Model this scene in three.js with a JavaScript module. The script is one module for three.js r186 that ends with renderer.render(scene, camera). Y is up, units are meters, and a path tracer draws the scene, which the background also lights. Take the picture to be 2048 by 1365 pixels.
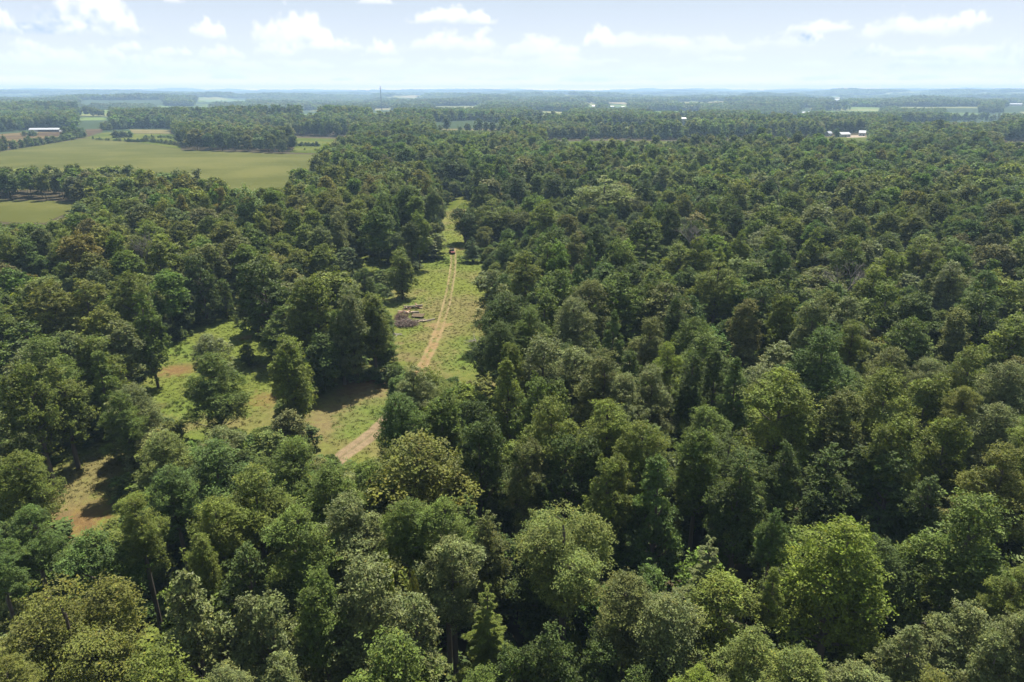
import * as THREE from 'three';
import { mergeGeometries } from 'three/addons/utils/BufferGeometryUtils.js';

// ---------------------------------------------------------------- camera, sun, sky, exposure
const W = 1024, H = 682, EYE = 55, PITCH = 20 * Math.PI / 180, FOC = 1365;   // FOC: focal length in pixels of the 2048 px photograph
const scene = new THREE.Scene();
const camera = new THREE.PerspectiveCamera(53.13, W / H, 0.5, 40000);
camera.position.set(0, EYE, 0);
camera.rotation.x = -PITCH;
const renderer = new THREE.WebGLRenderer({ antialias: true });
renderer.setSize(W, H);
renderer.toneMapping = THREE.LinearToneMapping;
renderer.toneMappingExposure = 2.7;
renderer.shadowMap.enabled = true;

const SUN_AZ = 17 * Math.PI / 180, SUN_EL = 63 * Math.PI / 180;
const sunDir = new THREE.Vector3(Math.sin(SUN_AZ) * Math.cos(SUN_EL), Math.sin(SUN_EL), -Math.cos(SUN_AZ) * Math.cos(SUN_EL));
const sun = new THREE.DirectionalLight(new THREE.Color(1.0, 0.93, 0.83), 5.0);
sun.name = 'sun';
sun.position.copy(sunDir).multiplyScalar(400).add(new THREE.Vector3(0, 0, -150));
sun.target.position.set(0, 0, -150);
sun.castShadow = true;
Object.assign(sun.shadow.camera, { left: -260, right: 260, top: 260, bottom: -260, near: 1, far: 900 });
sun.shadow.mapSize.set(2048, 2048);
scene.add(sun, sun.target);
scene.fog = new THREE.FogExp2(new THREE.Color(0.48, 0.715, 1.0), 0.000138);

// ---------------------------------------------------------------- random numbers and noise
function rng(seed) { let a = seed >>> 0; return () => { a = (a + 0x6d2b79f5) | 0; let t = Math.imul(a ^ (a >>> 15), 1 | a); t = (t + Math.imul(t ^ (t >>> 7), 61 | t)) ^ t; return ((t ^ (t >>> 14)) >>> 0) / 4294967296; }; }
const PERM = new Float32Array(65536); { const r = rng(77); for (let i = 0; i < 65536; i++) PERM[i] = r(); }
const hash2 = (x, y) => PERM[((x * 157 + y * 7919) ^ (y * 31)) & 65535];
const sm = (t) => t * t * (3 - 2 * t);
function noise(x, y) {
  const xi = Math.floor(x), yi = Math.floor(y), u = sm(x - xi), v = sm(y - yi);
  const a = hash2(xi, yi), b = hash2(xi + 1, yi), c = hash2(xi, yi + 1), d = hash2(xi + 1, yi + 1);
  return a + (b - a) * u + (c - a + (a - b - c + d) * u) * v;
}
function fbm(x, y, o = 4) { let s = 0, a = 0.5, n = 0; for (let i = 0; i < o; i++) { s += a * noise(x, y); n += a; a *= 0.5; x = x * 2.03 + 17.1; y = y * 2.03 - 9.7; } return s / n; }
function noise3(x, y, z) { return (noise(x + z * 1.7, y - z * 2.3) + noise(y + 31.4, z + x * 0.6) + noise(z - 12.7, x + 5.1)) / 3; }
const clamp = (x, a = 0, b = 1) => Math.min(b, Math.max(a, x));
const step = (a, b, x) => sm(clamp((x - a) / (b - a)));
const lerp = (a, b, t) => a + (b - a) * t;

// ---------------------------------------------------------------- pixel <-> place (the photograph was measured, the things stand where the measurements say)
const cP = Math.cos(PITCH), sP = Math.sin(PITCH);
const ray = (px, py) => { const x = (px - 1024) / FOC, y = (682.5 - py) / FOC; return [x, y * cP - sP, -(cP + y * sP)]; };
function at(px, py, h = 0) { const d = ray(px, py), t = (EYE - h) / -d[1]; return { x: d[0] * t, z: d[2] * t, t }; }
function toPix(x, y, z) { const vy = y - EYE, f = -vy * sP - z * cP, u = vy * cP - z * sP; return f > 0.1 ? [1024 + FOC * x / f, 682.5 - FOC * u / f, f] : [1e9, 1e9, f]; }
function heightAt(px, py, z) { const d = ray(px, py); return EYE + d[1] * (z / d[2]); }
function inside(poly, x, y) { let c = false; for (let i = 0, j = poly.length - 1; i < poly.length; j = i++) { const a = poly[i], b = poly[j]; if ((a[1] > y) !== (b[1] > y) && x < (b[0] - a[0]) * (y - a[1]) / (b[1] - a[1]) + a[0]) c = !c; } return c; }

// ---------------------------------------------------------------- sky: hazy blue air and small cumulus in a float map
{
  const w = 4096, h = 2048, data = new Float32Array(w * h * 4), r = rng(5);
  const skyAzOf = (px, py) => { const d = ray(px, py); return [Math.atan2(d[0], -d[2]) * 180 / Math.PI, Math.atan2(d[1], Math.hypot(d[0], d[2])) * 180 / Math.PI]; };
  // cumulus: azimuth, base elevation, half width, height (degrees), brightness, grey of the shaded side, share of opacity
  const list = [];
  const C = (x, base, hw, ht, op = 1, grey = 0.2, br = 1) => { const [a, e] = skyAzOf(x, base), k = 1365 / (1365 ** 2 + (x - 1024) ** 2) * 180 / Math.PI * 1.0; list.push([a, e, hw * k * 1.05, ht / 1365 * 57.3, br, grey, op]); };
  C(165, 50, 105, 62, 1, 0.55); C(110, 62, 105, 26, .8, .6); C(3, 55, 30, 36, .9, .3); C(415, 66, 34, 30, .95, .1); C(585, 80, 74, 58, 1, .15); C(660, 97, 66, 30, 1, .1); C(545, 104, 36, 22, .7, .1);
  C(905, 37, 66, 27, .95, .05); C(915, 92, 84, 40, .85, .1); C(1085, 106, 74, 36, .75, .12); C(765, 104, 32, 28, .9, .08); C(345, 106, 38, 16, .85, .1); C(440, 112, 46, 26, .85, .1); C(255, 95, 26, 17, .9, .1);
  C(205, 113, 42, 22, .8, .2); C(50, 90, 34, 15, .85, .15); C(80, 107, 34, 18, .7, .15); C(1200, 80, 28, 32, .9, .05); C(1640, 58, 62, 20, .8, .05); C(1622, 80, 26, 20, .7, .75); C(1820, 60, 90, 36, .8, .1); C(1942, 46, 40, 26, .9, .05);
  C(1750, 108, 44, 24, .6, .4); C(1900, 128, 120, 42, .7, .35); C(2030, 120, 60, 46, .6, .35); C(1290, 88, 80, 26, .6, .05); C(1420, 100, 70, 30, .5, .1); C(140, 130, 80, 30, .7, .15); C(30, 125, 60, 26, .7, .15);
  C(290, 135, 46, 28, .75, .2); C(360, 138, 60, 22, .65, .15); C(480, 140, 60, 24, .7, .15); C(620, 135, 50, 16, .6, .1); C(770, 130, 60, 18, .5, .1); C(930, 130, 90, 22, .6, .1); C(1120, 128, 80, 18, .5, .1); C(750, 4, 30, 10, .7, .05); C(350, 3, 20, 8, .7, .05); C(1560, 90, 70, 24, .5, .1);
  const inFrame = (a, e) => Math.abs(a) < 39 && e < 7;
  for (let i = 0; i < 1500; i++) {
    const e = 0.9 + 40 * Math.pow(r(), 2.6), a = r() * 360 - 180;
    if (Math.abs(a) < 40 && e < 7.5 && e > 2.6) continue;
    const size = lerp(1.0, 7, clamp(e / 35)) * lerp(0.45, 1.5, r() * r());
    if (inFrame(a, e) && e < 2.6) list.push([a, e, size * 1.5, size * 0.42, 1, 0.12, 0.55 * r() + 0.2]);
    else list.push([a, e, size * 1.3, size * lerp(0.4, 0.75, r()), 1, 0.2 + 0.4 * r(), 0.8]);
  }
  const buckets = Array.from({ length: 72 }, () => []);
  for (const c of list) for (let k = 0; k < 72; k++) { const d = Math.abs(((k * 5 - 177.5 - c[0] + 540) % 360) - 180); if (d < c[2] * 1.3 + 3) buckets[k].push(c); }
  const mu = new THREE.Vector3(), ground = [0.10, 0.11, 0.08];
  for (let row = 0; row < h; row++) {
    const el = ((row + 0.5) / h - 0.5) * 180, e = el * Math.PI / 180, up = Math.max(0, Math.sin(e));
    const stepX = el > 60 ? 4 : 1;
    for (let col = 0; col < w; col++) {
      const o = (row * w + col) * 4;
      data[o + 3] = 1;
      if (el < 0) { data[o] = ground[0]; data[o + 1] = ground[1]; data[o + 2] = ground[2]; continue; }
      if (stepX > 1 && col % stepX) { data[o] = data[o - 4]; data[o + 1] = data[o - 3]; data[o + 2] = data[o - 2]; continue; }
      const th = ((col + 0.5) / w - 0.5) * 2 * Math.PI;              // u = atan2(z, x) / 2pi + 0.5
      mu.set(Math.cos(e) * Math.cos(th), Math.sin(e), Math.cos(e) * Math.sin(th));
      const cs = mu.dot(sunDir), g = Math.exp((cs - 1) * 9) * 0.50 + Math.exp((cs - 1) * 2.2) * 0.24;
      const hz = Math.exp(-up * 10.5), hz2 = Math.exp(-up * 3.0), hz3 = Math.exp(-up * 170);
      let R = 0.055 + 0.112 * hz2 + 0.315 * hz + 6.6 * hz3 + g * 0.40, G = 0.102 + 0.132 * hz2 + 0.204 * hz + 2.7 * hz3 + g * 0.37, B = 0.160 + 0.128 * hz2 + 0.150 * hz + 1.5 * hz3 + g * 0.32;
      const az = Math.atan2(mu.x, -mu.z) * 180 / Math.PI;
      if (el < 48) {
        for (const c of buckets[Math.min(71, Math.floor((az + 180) / 5))]) {
          const du = ((az - c[0] + 540) % 360 - 180) / c[2], dv = (el - c[1]) / c[3];
          if (Math.abs(du) > 1.25 || dv < -0.35 || dv > 1.35) continue;
          const s1 = 2.2 / c[2], s2 = 2.2 / c[3] * 0.7, seed = c[0] * 3.7 + c[1] * 9.1;
          const n = fbm(az * s1 + seed, el * s2 + seed * 0.3, 4), n2 = fbm(az * s1 * 2.6 - seed, el * s2 * 2.3 + 4.2, 3);
          const top = Math.sqrt(Math.max(0, 1 - du * du)) * (0.30 + 0.95 * n), body = top - dv + (n2 - 0.5) * 0.6;
          const al = step(0.0, 0.42, body) * step(-0.35, 0.2, dv + (n - 0.5) * 0.7) * c[6] * 0.82;
          if (al <= 0.003) continue;
          const lit = clamp(0.35 + dv * 0.8 / (top + 0.2) + (n2 - 0.5) * 1.5 + du * 0.55), sh = c[5] * (1 - lit) * 1.9;
          const glow = 1.0 + g * 0.5;
          const far1 = 1 - hz3; R = lerp(R, lerp(0.51 * glow, 0.21, sh), al * far1); G = lerp(G, lerp(0.485 * glow, 0.25, sh), al * far1); B = lerp(B, lerp(0.47 * glow, 0.31, sh), al * far1);
        }
      }
      data[o] = R; data[o + 1] = G; data[o + 2] = B;
    }
  }
  const t = new THREE.DataTexture(data, w, h, THREE.RGBAFormat, THREE.FloatType);
  t.mapping = THREE.EquirectangularReflectionMapping; t.magFilter = THREE.LinearFilter; t.needsUpdate = true;
  scene.background = t; scene.environment = t;
}

// ---------------------------------------------------------------- helpers for things
const used = new Map();
function numbered(n) { const k = used.get(n) || 0; used.set(n, k + 1); return k ? `${n}_${String(k).padStart(3, '0')}` : n; }
function tag(o, label, category, group, kind) { if (label) o.userData.label = label; if (category) o.userData.category = category; if (group) o.userData.group = group; if (kind) o.userData.kind = kind; return o; }
function thing(name, label, category, x, y, z, turn = 0, group) { const g = new THREE.Group(); g.name = numbered(name); g.position.set(x, y, z); g.rotation.y = turn; scene.add(g); return tag(g, label, category, group); }
function part(name, geo, mat, parent) { const m = new THREE.Mesh(geo, mat); m.name = name; m.castShadow = m.receiveShadow = true; parent.add(m); return m; }
function struct(name, geo, mat, label) { const m = new THREE.Mesh(geo, mat); m.name = name; m.castShadow = m.receiveShadow = true; scene.add(m); return tag(m, label, null, null, 'structure'); }
const std = (r, g, b, o = {}) => new THREE.MeshStandardMaterial({ color: new THREE.Color().setRGB(r, g, b), roughness: 0.9, ...o });
const box = (w, h, d, x = 0, y = 0, z = 0) => new THREE.BoxGeometry(w, h, d).translate(x, y, z);
function rod(a, b, r0, r1, seg = 6) {            // a tapered round bar from a to b
  const A = new THREE.Vector3(...a), B = new THREE.Vector3(...b), d = B.clone().sub(A), l = d.length();
  const g = new THREE.CylinderGeometry(r1, r0, l, seg, 1).translate(0, l / 2, 0);
  g.applyQuaternion(new THREE.Quaternion().setFromUnitVectors(new THREE.Vector3(0, 1, 0), d.normalize()));
  return g.translate(A.x, A.y, A.z);
}
function merge(list) { return mergeGeometries(list.map((g) => { const n = g.index ? g.toNonIndexed() : g; for (const k of Object.keys(n.attributes)) if (!['position', 'normal'].includes(k)) n.deleteAttribute(k); return n; })); }

// ---------------------------------------------------------------- the lie of the land
function ground(x, z) {
  const r = Math.hypot(x, z), a = Math.atan2(x, -z);
  const f = step(1290, 2300, r);
  let y = Math.exp(-(((x + 430) / 300) ** 2 + ((z + 1300) / 190) ** 2)) * 15 * step(1150, 1330, -z) + Math.exp(-(((x + 1250) / 420) ** 2 + ((z + 1750) / 330) ** 2)) * 22 * step(1150, 1500, -z);
  if (f > 0) {
    y += f * ((noise(x / 900 + 3.1, z / 900) - 0.5) * 22 + (noise(x / 380, z / 380 + 9.2) - 0.5) * 11 - 2);
    const ridge = (rc, w, hmean, hvar, s) => Math.exp(-(((r - rc - (noise(a * 9 + s, s) - 0.5) * w * 1.4) / w) ** 2)) * (hmean + hvar * (fbm(a * 16 + s * 3.3, s * 7.7, 4) - 0.5) * 2 * 1.5);
    y += ridge(4300, 420, 8, 14, 1.7) + ridge(6100, 600, 20, 20, 4.4) + ridge(8600, 800, 40, 16, 8.2) + ridge(12000, 900, 74, 15, 12.9) + ridge(19000, 1400, 118, 24, 6.1);
    // a nearer wooded hill left of the tower and another at the right
    y += Math.exp(-(((a + 0.40) / 0.10) ** 2) - ((r - 6000) / 600) ** 2) * 36 + Math.exp(-(((a - 0.50) / 0.12) ** 2) - ((r - 8300) / 700) ** 2) * 30;
  }
  return y;
}

// open land, as polygons on the ground measured in the photograph
const FIELD = {
  soybean: [[-80, 314], [0, 303.7], [79, 291], [165, 277], [262, 284], [363, 300], [574, 308], [672, 309.5], [668, 330], [645, 360], [604, 393], [552, 440], [498, 440], [420, 412], [330, 380], [-80, 380]],
  weedy: [[167, 276.4], [203, 266], [258, 262.5], [262, 267.5], [345, 268], [361, 283], [362, 299], [262, 283.2]],
  tilled_strip: [[258, 259], [342, 260], [342, 267.2], [263, 266.8]],
  brown: [[-60, 275], [0, 268.5], [60, 264], [130, 260], [208, 258], [203, 265], [163, 274], [0, 299], [-60, 309]],
  pasture: [[500, 262.5], [540, 265.5], [566, 275], [680, 278], [706, 271], [704, 285], [688, 306], [672, 308.6], [578, 305], [588, 297], [585, 285], [560, 278]],
  small: [[-60, 398], [60, 401], [120, 403], [172, 405], [180, 412], [120, 432], [90, 446], [40, 446], [-60, 440]],
  far_meadow: [[862, 246], [882, 244], [943, 241], [1010, 247], [1040, 256], [960, 262], [900, 262], [866, 258]],
  lawn: [[1085, 283.5], [1200, 282], [1330, 283], [1440, 282], [1480, 280.5], [1640, 279], [1662, 273], [1738, 271], [1745, 312], [1085, 312]],
  right_gap: [[1790, 249.8], [1850, 248.6], [2000, 248.6], [2006, 264], [1800, 264]],
  long_field: [[1785, 248.6], [1850, 247], [2000, 247], [2000, 250], [1850, 250.5]],
  edge_field: [[2006, 287], [2120, 286], [2120, 296], [2012, 294]],
  knoll: [[152, 239], [170, 234.5], [200, 234.5], [216, 238], [206, 241], [160, 241]],
  house_lawn: [[1168, 211], [1198, 211], [1200, 216], [1166, 216]],
  far_strip_a: [[1060, 229], [1140, 228], [1142, 231], [1062, 231.5]], far_strip_b: [[1290, 222.5], [1400, 222], [1402, 224.5], [1292, 225]], far_strip_c: [[1516, 232.5], [1604, 232], [1606, 235], [1518, 235.5]], far_strip_d: [[1650, 222], [1762, 221.5], [1764, 224], [1652, 224.5]], far_strip_e: [[1800, 214], [1960, 213.6], [1962, 216], [1802, 216.4]], far_strip_f: [[1890, 227], [2070, 226.5], [2070, 229], [1892, 229.6]], far_strip_g: [[1000, 244], [1094, 243.6], [1096, 247], [1002, 247.4]], far_strip_h: [[1184, 253], [1292, 252.4], [1294, 256], [1186, 256.6]], far_strip_i: [[520, 222.4], [604, 222], [606, 225], [522, 225.4]], far_strip_j: [[860, 212.4], [962, 212], [964, 214.4], [862, 214.8]], far_strip_k: [[300, 212.6], [424, 212.2], [426, 215], [302, 215.4]],
  ridge_field: [[388, 201], [420, 198.6], [470, 199], [496, 201], [470, 203], [400, 204]],
};
// what one sees of the clearing and the grassy track between the crowns
const OPEN = [
  [[905, 400], [930, 395], [937, 400], [922, 440], [921, 478], [930, 518], [957, 528], [966, 580], [972, 640], [990, 690], [1000, 715], [985, 745], [900, 748], [845, 740], [802, 732], [796, 690], [800, 640], [776, 604], [800, 578], [835, 562], [850, 525], [885, 510], [890, 470], [893, 430]],
  [[640, 578], [690, 560], [735, 505], [765, 520], [782, 530], [745, 552], [700, 577], [650, 592]],
  [[490, 622], [508, 660], [522, 700], [565, 722], [550, 790], [520, 852], [390, 870], [285, 805], [330, 733], [345, 690], [440, 645]],
  [[615, 868], [690, 790], [720, 765], [765, 765], [772, 800], [772, 855], [738, 942], [685, 910]],
  [[112, 905], [200, 895], [255, 900], [218, 960], [228, 1030], [128, 1078], [108, 1000], [120, 940]],
];
const FAR_SEEN = [[[1440, 276.5], [1472, 276], [1472, 280], [1440, 280]], [[1490, 279], [1560, 277], [1560, 279], [1490, 281]], [[1580, 263], [1594, 263], [1594, 267], [1580, 267]], [[1652, 265], [1663, 265], [1663, 271], [1652, 271]], [[1680, 267], [1734, 267], [1734, 273], [1680, 274]], [[870, 246], [945, 241], [1005, 248], [1010, 262], [870, 260]], [[150, 233], [218, 233], [218, 241], [150, 241]], [[1785, 248.4], [1850, 246.8], [2000, 246.8], [2000, 249], [1850, 250]], [[1170, 207], [1200, 207], [1200, 215], [1168, 215]], [[1210, 207], [1262, 207], [1262, 215], [1210, 215]], [[386, 196], [498, 196], [498, 204], [386, 204]], [[1662, 198], [1688, 198], [1688, 204], [1662, 204]], [[150, 200], [330, 200], [330, 208], [150, 208]], [[2008, 208], [2060, 208], [2060, 216], [2008, 216]], [[1598, 215], [1627, 215], [1627, 225], [1598, 225]], [[1358, 245], [1376, 245], [1376, 252], [1358, 252]], [[2006, 286], [2060, 286], [2060, 295], [2006, 295]], [[600, 222], [640, 220], [640, 224], [600, 226]], [[740, 217], [790, 217], [790, 222], [740, 222]]];
const SOY_SEEN = [[-80, 300], [0, 300], [165, 277], [363, 300], [692, 309], [660, 316], [634, 331], [604, 334], [572, 360], [520, 372], [480, 367], [450, 346], [420, 340], [380, 326], [345, 327], [300, 335], [260, 326], [210, 320], [150, 323], [60, 326], [-80, 326]];
const openLand = (px, py) => { for (const k in FIELD) if (inside(FIELD[k], px, py)) return k; for (const p of OPEN) if (inside(p, px, py)) return 'open'; return null; };
const farWood = (x, z) => { const r = Math.hypot(x, z); return fbm(x / 420 + 50, z / 420 + 11, 3) > lerp(0.36, 0.43, step(1200, 5000, r)); };

const STRIPS = Object.keys(FIELD).filter((k) => /long_field|knoll|ridge_field|house_lawn|far_strip/.test(k));
FAR_SEEN.push(...STRIPS.filter((k) => k.startsWith('far_strip')).map((k) => FIELD[k]));
const soil = [0.050, 0.042, 0.024];
function groundColor(x, z) {
  const r = Math.hypot(x, z), n = fbm(x / 40, z / 40, 3);
  if (r < 1150) return soil.map((c) => c * (0.75 + 0.5 * n));
  { const p = toPix(x, ground(x, z), z); for (const k of STRIPS) if (z < 0 && inside(FIELD[k], p[0], p[1])) return k === 'long_field' || /[aceghj]$/.test(k) ? [0.12, 0.125, 0.05] : [0.085, 0.12, 0.030]; }
  if (farWood(x, z)) return [0.030, 0.045, 0.020];
  const k = noise(x / 260 + 9, z / 260 - 4), d = 0.8 + 0.5 * n;
  return (k < 0.45 ? [0.085, 0.115, 0.035] : k < 0.7 ? [0.13, 0.13, 0.05] : [0.17, 0.14, 0.08]).map((c) => c * d);
}
{
  const ang = [];
  for (let a = -180; a < -46; a += 4) ang.push(a);
  for (let a = -46; a <= 46; a += 0.22) ang.push(a);
  for (let a = 48; a <= 180; a += 4) ang.push(a);
  ang[ang.length - 1] = 180;
  const rad = [0]; for (let i = 0; i < 300; i++) rad.push(12 * Math.pow(22500 / 12, i / 299));
  const nA = ang.length, pos = [], col = [], idx = [];
  for (const r of rad) for (const a of ang) {
    const x = r * Math.sin(a * Math.PI / 180), z = -r * Math.cos(a * Math.PI / 180);
    pos.push(x, ground(x, z), z); col.push(...groundColor(x, z));
  }
  for (let i = 0; i < rad.length - 1; i++) for (let j = 0; j < nA - 1; j++) { const a = i * nA + j, b = a + 1, c = a + nA, d = c + 1; if (i) idx.push(a, b, c); idx.push(b, d, c); }
  const g = new THREE.BufferGeometry();
  g.setAttribute('position', new THREE.Float32BufferAttribute(pos, 3)); g.setAttribute('color', new THREE.Float32BufferAttribute(col, 3)); g.setIndex(idx); g.computeVertexNormals();
  struct('ground', g, new THREE.MeshPhysicalMaterial({ vertexColors: true, roughness: 1, specularIntensity: 0.06 }), 'forest floor and rolling wooded farmland running out to blue hills');
}

// a tiling grain for the fields: grey noise that multiplies the colour
function canvasData(w, h, f) { const d = new Uint8Array(w * h * 4); for (let y = 0; y < h; y++) for (let x = 0; x < w; x++) { const c = f(x, y); const o = (y * w + x) * 4; for (let k = 0; k < 3; k++) d[o + k] = 255 * clamp(c[k]); d[o + 3] = 255; } const t = new THREE.DataTexture(d, w, h); t.magFilter = THREE.LinearFilter; t.wrapS = t.wrapT = THREE.MirroredRepeatWrapping; t.needsUpdate = true; return t; }
const toS = (c) => (c <= 0.0031308 ? 12.92 * c : 1.055 * Math.pow(c, 1 / 2.4) - 0.055);
function fieldTexture(seed, a, b, row) {
  const t = canvasData(1024, 1024, (x, y) => {
    const big = fbm(x / 190 + seed, y / 130, 4), fine = fbm(x / 7 + seed, y / 5, 2), rows = row ? 0.5 + 0.5 * Math.sin((y + 10 * noise(x / 60, y / 60)) * row) : 0.5;
    const k = clamp(0.5 + (big - 0.5) * 2.6 + (fine - 0.5) * 0.9 + (rows - 0.5) * 0.34);
    return a.map((c, i) => toS(lerp(c, b[i], k)));
  });
  t.colorSpace = THREE.SRGBColorSpace; return t;
}
function sheet(name, poly, lift, mat, label, scale = 260) {
  const pts = poly.map(([x, y]) => { const p = at(x, y); return new THREE.Vector2(p.x, p.z); });
  const g0 = new THREE.ShapeGeometry(new THREE.Shape(pts)), p = g0.attributes.position, uv = new Float32Array(p.count * 2), n = new Float32Array(p.count * 3);
  for (let i = 0; i < p.count; i++) { const x = p.getX(i), z = p.getY(i); p.setXYZ(i, x, lift, z); uv[i * 2] = x / scale; uv[i * 2 + 1] = z / scale; n[i * 3 + 1] = 1; }
  { const ix = g0.index.array; for (let i = 0; i < ix.length; i += 3) { const k = ix[i]; ix[i] = ix[i + 1]; ix[i + 1] = k; } }
  g0.setAttribute('uv', new THREE.BufferAttribute(uv, 2)); g0.setAttribute('normal', new THREE.BufferAttribute(n, 3));
  return struct(name, g0, mat, label);
}
const texM = (map) => new THREE.MeshPhysicalMaterial({ map, roughness: 1, specularIntensity: 0.06 });
const soyM = texM(fieldTexture(3, [0.053, 0.059, 0.013], [0.081, 0.082, 0.023], 0.9)), grassM = texM(fieldTexture(8, [0.045, 0.061, 0.007], [0.078, 0.085, 0.016], 0)), brownM = texM(fieldTexture(12, [0.044, 0.028, 0.016], [0.096, 0.071, 0.030], 0.5)), paleM = texM(fieldTexture(17, [0.087, 0.078, 0.030], [0.117, 0.100, 0.044], 0.6));
sheet('crop_field', FIELD.soybean, 0.06, soyM, 'wide pale green soybean field beyond the left tree belt');
sheet('weedy_field', FIELD.weedy, 0.10, grassM, 'weedy green ground dotted with shrubs behind the soybean field');
sheet('stubble_strip', FIELD.tilled_strip, 0.14, paleM, 'narrow pale stubble strip at the foot of the far wood');
sheet('brown_field', FIELD.brown, 0.08, brownM, 'brown tilled field in front of the long white shed');
sheet('pasture', FIELD.pasture, 0.10, grassM, 'small pasture to the right of the far woodlot');
sheet('hay_field', FIELD.small, 0.06, soyM, 'little hay field cut off by trees at the left edge');
sheet('far_meadow', FIELD.far_meadow, 0.06, paleM, 'pale meadow with scattered trees beyond the end of the track');
sheet('farm_lawn', FIELD.lawn, 0.06, grassM, 'grass around the far farm buildings at right');
sheet('long_meadow', FIELD.right_gap, 0.06, soyM, 'long pale meadow in front of the dark tree line at far right');
sheet('edge_field', FIELD.edge_field, 0.06, paleM, 'tan field touching the right edge');

// ---------------------------------------------------------------- clearing: mown grass, dirt track, gravel lane, bare red soil
const TRACK = [[905, 496], [907, 520], [905, 545], [900, 575], [893, 610], [887, 630], [880, 655], [873, 675], [860, 705], [845, 735], [825, 775], [800, 815], [770, 848], [735, 879], [690, 912], [640, 952], [560, 1030], [470, 1130]].map(([x, y]) => { const p = at(x, y); return [p.x, p.z]; });
const TRACK2 = [[932, 398], [918, 410], [912, 430]].map(([x, y]) => { const p = at(x, y); return [p.x, p.z]; });
function toLine(line, x, z) { let best = 1e9, side = 0, along = 0; for (let i = 0; i < line.length - 1; i++) { const [ax, az] = line[i], [bx, bz] = line[i + 1], dx = bx - ax, dz = bz - az, t = clamp(((x - ax) * dx + (z - az) * dz) / (dx * dx + dz * dz)), ex = x - ax - dx * t, ez = z - az - dz * t, d = Math.hypot(ex, ez); if (d < best) { best = d; side = Math.sign(ex * dz - ez * dx); along = i + t; } } return [best, side, along]; }
const SPOT = (x, y, r, c) => { const p = at(x, y); return [p.x, p.z, r, c]; };
const RED = [0.119, 0.065, 0.032], TAN = [0.123, 0.092, 0.048], ORANGE = [0.160, 0.108, 0.054], LUSH = [0.072, 0.104, 0.021], LIME = [0.100, 0.115, 0.022], DRY = [0.104, 0.090, 0.036];
const SPOTS = [
  SPOT(362, 741, 4.2, RED), SPOT(345, 745, 3, RED), SPOT(490, 678, 2.6, RED), SPOT(482, 630, 3.2, RED), SPOT(505, 640, 2.4, RED), SPOT(556, 735, 3.0, RED), SPOT(545, 800, 5, RED), SPOT(320, 815, 1.4, [0.05, 0.035, 0.02]), SPOT(700, 800, 5.5, TAN), SPOT(665, 840, 5.5, TAN), SPOT(735, 780, 5.5, TAN), SPOT(635, 868, 4.5, TAN), SPOT(760, 760, 4, RED), SPOT(720, 770, 4, RED),
  SPOT(805, 715, 2.4, TAN), SPOT(828, 722, 1.6, TAN), SPOT(798, 690, 1.4, TAN), SPOT(145, 1060, 4.2, RED), SPOT(165, 1030, 4, RED), SPOT(215, 930, 3.6, TAN), SPOT(130, 1000, 4.6, TAN), SPOT(190, 980, 5, DRY), SPOT(170, 950, 6, DRY), SPOT(880, 652, 3.4, ORANGE), SPOT(868, 653, 2, ORANGE), SPOT(895, 651, 1.8, ORANGE), SPOT(915, 500, 3.5, ORANGE), SPOT(978, 683, 1.3, ORANGE),
  SPOT(828, 600, 7, LUSH), SPOT(800, 612, 5, LUSH), SPOT(850, 592, 5, LIME), SPOT(930, 700, 7, LUSH), SPOT(960, 715, 6, LUSH), SPOT(915, 725, 6, LUSH), SPOT(360, 700, 6, LUSH), SPOT(375, 712, 5, LUSH), SPOT(380, 830, 6, LUSH), SPOT(420, 850, 6, LUSH), SPOT(340, 850, 5, LUSH), SPOT(900, 520, 8, LUSH), SPOT(865, 522, 6, LUSH), SPOT(720, 840, 3.6, LUSH), SPOT(755, 815, 3, LUSH), SPOT(700, 870, 3, LUSH), SPOT(730, 925, 3.5, LIME), SPOT(950, 580, 9, LIME), SPOT(870, 560, 8, LIME), SPOT(910, 440, 14, LIME), SPOT(908, 475, 9, LIME),
];
const MX0 = -125, MX1 = 15, MZ0 = -345, MZ1 = -62;
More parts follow.
